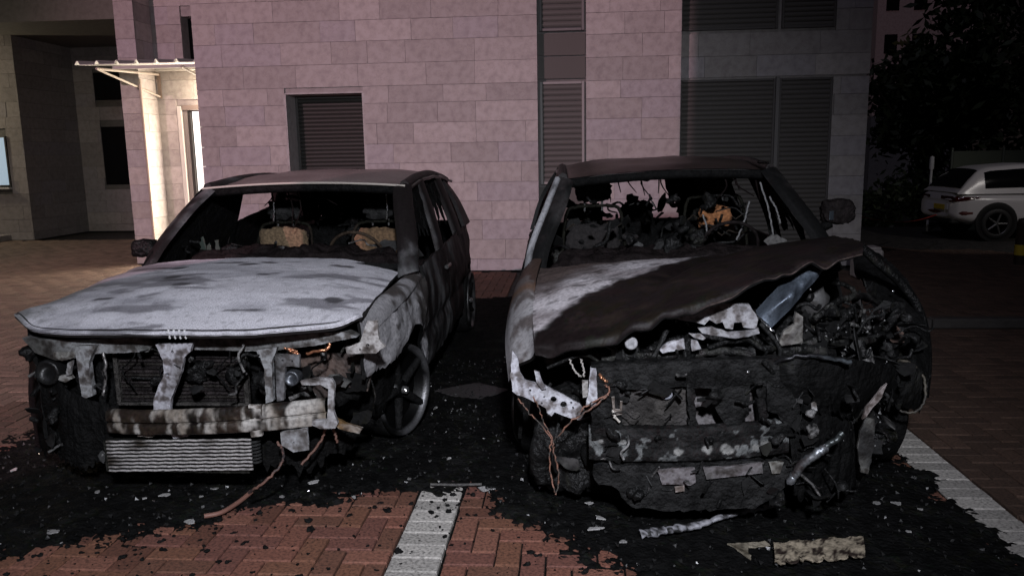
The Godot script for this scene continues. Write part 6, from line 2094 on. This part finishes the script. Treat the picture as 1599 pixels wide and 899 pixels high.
	cut(R, "bare_strip", PackedVector2Array([Vector2(0.951, 0.599), Vector2(0.966, 0.604), Vector2(0.979, 0.530), Vector2(0.959, 0.525)]), -3.1, 0.012, Color(0.36, 0.36, 0.36), M.scorched, [], 0.003)
	cut(R, "bare_strip", PackedVector2Array([Vector2(0.837, 0.588), Vector2(0.852, 0.582), Vector2(0.879, 0.529), Vector2(0.869, 0.524)]), -3.1, 0.012, Color(0.22, 0.22, 0.22), M.scorched, [], 0.002)
	cut(R, "bare_strip", PackedVector2Array([Vector2(1.177, 0.361), Vector2(1.202, 0.466), Vector2(1.243, 0.460), Vector2(1.248, 0.361), Vector2(1.231, 0.222), Vector2(1.199, 0.232)]), -3.2, 0.012, flaked(Color(0.13, 0.13, 0.12), Color(0.03, 0.03, 0.03), 9.0, 0.0), M.scorched, [], 0.006)
	cut(R, "bare_strip", PackedVector2Array([Vector2(1.402, 0.754), Vector2(1.462, 0.771), Vector2(1.504, 0.730), Vector2(1.507, 0.688), Vector2(1.417, 0.682)]), -3.6, 0.012, Color(0.12, 0.075, 0.06), M.scorched, [], 0.003)
	wire(R, [Vector3(1.457, 0.401, -3.500), Vector3(1.510, 0.393, -3.480), Vector3(1.552, 0.426, -3.480), Vector3(1.573, 0.485, -3.500), Vector3(1.566, 0.549, -3.520), Vector3(1.501, 0.614, -3.520), Vector3(1.410, 0.631, -3.500)], 0.008, Color(0.10, 0.09, 0.07), M.plain, "burnt_wire")
	wire(R, [Vector3(0.758, 0.703, -3.100), Vector3(0.818, 0.748, -3.050), Vector3(0.884, 0.769, -3.030), Vector3(0.981, 0.764, -3.030), Vector3(1.081, 0.741, -3.040)], 0.009, flaked(Color(0.26, 0.30, 0.33), Color(0.04, 0.04, 0.045), 12.0, 0.12), M.bare_metal, "foil_hose")

func onz_bar(x: float, y: float) -> Vector3:
	# marks along the near bar, measured from its own end
	return Vector3(-0.235, 0.646, -3.050) + Vector3((x - 800.0) * 0.002535, -(y - 600.0) * 0.00268, 0.0)

# ---------- things lying on the ground ----------
func scrap(called: String, label: String, cat: String, at: Vector3, out: PackedVector2Array, turn: float, th: float, col, mt: Material, group := "", tilt := 0.0) -> void:
	ORG = at
	var m := mb()
	m.plate(Transform3D(Basis(Vector3.UP, turn) * Basis(Vector3.RIGHT, -PI * 0.5 + tilt), at + Vector3(0, th * 0.5 + 0.012, 0)), out, th, col, [], 0.012, nC)
	single(called, label, cat, m, mt, group)

func build_debris() -> void:
	build_soot()
	# half-burnt number plate and the piece broken off it
	var pc := flaked(Color(0.42, 0.36, 0.27), Color(0.04, 0.03, 0.025), 16.0, -0.12)
	ORG = Vector3(0.98, 0, -2.96)
	var m := mb()
	var rows := []
	for i in 13:
		var row := PackedVector3Array()
		for j in 41:
			var a: Vector3 = Vector3(0.787, 0.030, -2.938).lerp(Vector3(1.155, 0.030, -3.015), j / 40.0)
			var b: Vector3 = Vector3(0.755, 0.030, -2.771).lerp(Vector3(1.106, 0.030, -2.851), j / 40.0)
			var p := a.lerp(b, i / 12.0)
			p.y += 0.012 * nA.get_noise_2d(p.x * 30.0, p.z * 30.0) + 0.012
			if i >= 11:
				p.z -= 0.05 * maxf(0.0, nC.get_noise_2d(j * 0.4, 3.0))
			row.append(p)
		rows.append(row)
	m.sheet(rows, 0.006, pc)
	single("number_plate", "half-burnt pale number plate lying before the soot-black car", "number plate", m, M.panel)
	scrap("plate_fragment", "triangular pale scrap beside the half-burnt number plate", "scrap", Vector3(0.695, 0.000, -2.940), PackedVector2Array([Vector2(-0.07, 0.04), Vector2(0.08, 0.05), Vector2(0.09, 0.02), Vector2(0.0, 0.01), Vector2(-0.02, -0.08), Vector2(-0.05, -0.01)]), 0.1, 0.006, flaked(Color(0.36, 0.32, 0.25), Color(0.08, 0.07, 0.05), 14.0, -0.2), M.panel)
	# melted trim strip
	ORG = Vector3(0.567, 0.000, -3.211)
	m = mb()
	var pts := curve([Vector3(0.278, 0.030, -3.014), Vector3(0.383, 0.035, -3.041), Vector3(0.518, 0.040, -3.081), Vector3(0.636, 0.045, -3.157), Vector3(0.753, 0.050, -3.211), Vector3(0.878, 0.050, -3.265)], 60)
	var rad := []
	for i in pts.size():
		pts[i] += Vector3(0, 0.5, 0.4) * 0.016 * nC.get_noise_2d(i * 0.7, 2.0)
		rad.append(0.020 + 0.010 * nC.get_noise_2d(i * 0.35, 9.0) + (0.006 if i < 28 else 0.0))
	m.tube(pts, rad, flaked(Color(0.46, 0.46, 0.5), Color(0.035, 0.033, 0.033), 11.0, -0.1), 8, 0.6)
	single("melted_trim", "long melted silvery trim strip lying before the soot-black car", "trim", m, M.panel)
	# red-brown hose end on the ground
	ORG = Vector3(-1.519, 0.000, -3.275)
	m = mb()
	m.tube(curve([Vector3(-1.487, 0.030, -3.362), Vector3(-1.511, 0.020, -3.273), Vector3(-1.544, 0.020, -3.167), Vector3(-1.604, 0.020, -3.127)], 24), 0.011, Color(0.20, 0.10, 0.075), 7)
	single("burnt_hose", "red-brown burnt hose curling on the soot before the ash-covered car", "hose", m, M.plain)
	# flat scorched sheet between the cars, a rod beside it
	scrap("scorched_sheet", "grey diamond-shaped scorched sheet lying between the two cars", "sheet", Vector3(-0.665, 0.000, -5.016), PackedVector2Array([Vector2(-0.24, 0.0), Vector2(0.02, 0.16), Vector2(0.26, 0.02), Vector2(0.04, -0.18)]), 0.0, 0.008, flaked(Color(0.06, 0.055, 0.056), Color(0.03, 0.028, 0.028), 9.0, -0.2), M.panel, "", 0.05)
	ORG = Vector3(-0.558, 0.000, -3.541)
	m = mb()
	m.tube([Vector3(-0.668, 0.020, -3.498), Vector3(-0.545, 0.020, -3.495), Vector3(-0.424, 0.020, -3.506)], 0.007, Color(0.12, 0.115, 0.11), 6)
	single("thin_rod", "thin grey rod lying across the white bay line", "rod", m, M.panel)
	# pale flakes of ash and plastic
	var spots := [[-1.25, -3.73, 5.5], [-1.24, -3.52, 6.5], [-1.34, -3.35, 4], [-1.00, -3.36, 3.5], [-0.78, -3.57, 4.5], [-0.41, -3.47, 6], [-0.37, -3.47, 3.5], [-1.66, -3.23, 3.5], [-1.69, -3.43, 5], [-1.90, -3.35, 6], [-1.64, -3.09, 7], [-2.24, -3.37, 4.5], [-2.20, -2.97, 7.5], [-2.84, -3.62, 6], [-1.98, -3.31, 3.5], [-1.72, -3.34, 3], [0.10, -3.09, 7], [0.12, -3.19, 7], [0.02, -3.55, 4], [0.08, -3.33, 4], [1.34, -3.38, 5], [1.43, -3.38, 5], [1.51, -3.32, 3], [0.21, -2.98, 5], [1.37, -3.11, 4], [-0.50, -5.92, 4], [-0.84, -4.66, 4], [-0.63, -3.84, 4]]
	for i in spots.size():
		var q: Array = spots[i]
		var r: float = q[2] * 0.003
		var g := PackedVector2Array()
		for j in 7:
			var a := TAU * j / 7.0
			g.append(Vector2(cos(a) * r * rng.randf_range(0.5, 1.9), sin(a) * r * rng.randf_range(0.4, 1.1)))
		var ps := Vector3(q[0], 0.0, q[1])
		var c := rng.randf_range(0.22, 0.55)
		scrap("ash_flake", "small pale flake of ash lying on the black soot", "flake", ps, g, rng.randf_range(-1.2, 1.2), 0.005, Color(c, c * 0.98, c * 0.96), M.ash, "pale flakes scattered on the soot", rng.randf_range(-0.3, 0.3))
	# soot crumbs lying on the clean bricks and the bay line
	ORG = Vector3(-0.6, 0, -3.1)
	m = mb()
	for i in 1400:
		var x := rng.randf_range(-2.3, 0.5)
		var z := rng.randf_range(-3.5, -2.5)
		if i < 60:
			x = rng.randf_range(-0.72, -0.48)
		var d := soot_depth(x, z)
		if d > 0.06 or d < -0.7 - rng.randf() * 0.3:
			continue
		if rng.randf() > exp(d * 3.0) + (0.3 if i < 60 else 0.05):
			continue
		var r := 0.002 + 0.012 * pow(rng.randf(), 3.5)
		m.lump(Vector3(x, 0.002, z), Vector3(r * rng.randf_range(0.8, 1.8), r * 0.5, r * rng.randf_range(0.7, 1.4)), nA, r * 1.2, Color(0.014, 0.012, 0.012), 5, Basis(Vector3.UP, rng.randf() * TAU), 90.0)
	var o := part(self, "soot_crumbs", m, M.char, true)
	o.position = ORG
	o.set_meta("label", "black crumbs of soot sprinkled on the clean bricks and white bay line")
	o.set_meta("category", "soot crumbs")
	# glinting bits of glass and charred chips over the soot
	ORG = Vector3(-0.6, 0, -4.5)
	m = mb()
	for i in 5200:
		var x := rng.randf_range(-3.2, 1.7)
		var z := rng.randf_range(-5.8, -2.5)
		if soot_depth(x, z) < 0.03:
			continue
		var r := rng.randf_range(0.003, 0.011)
		var y := 0.016 + 0.022 * nB.get_noise_2d(x * 9.0 + 5.0, z * 9.0)
		var b := Basis(Vector3(rng.randfn(), rng.randfn(), rng.randfn()).normalized(), rng.randf() * TAU)
		var q := rng.randf()
		var g := 0.02 if q < 0.8 else (0.08 if q < 0.97 else 0.4)
		var a := Vector3(x, y, z)
		m.tri(a + b * Vector3(r, 0, 0), a + b * Vector3(-r * 0.6, r, 0), a + b * Vector3(-r * 0.5, -r, r * 0.4), grey(g))
		m.tri(a + b * Vector3(r, 0, 0), a + b * Vector3(-r * 0.5, -r, r * 0.4), a + b * Vector3(-r * 0.2, r * 0.2, r), grey(g))
		m.tri(a + b * Vector3(r, 0, 0), a + b * Vector3(-r * 0.2, r * 0.2, r), a + b * Vector3(-r * 0.6, r, 0), grey(g))
	o = part(self, "charred_chips", m, M.gloss, true)
	o.position = ORG
	o.set_meta("label", "tiny glass bits and charred chips strewn over the soot")
	o.set_meta("category", "debris")
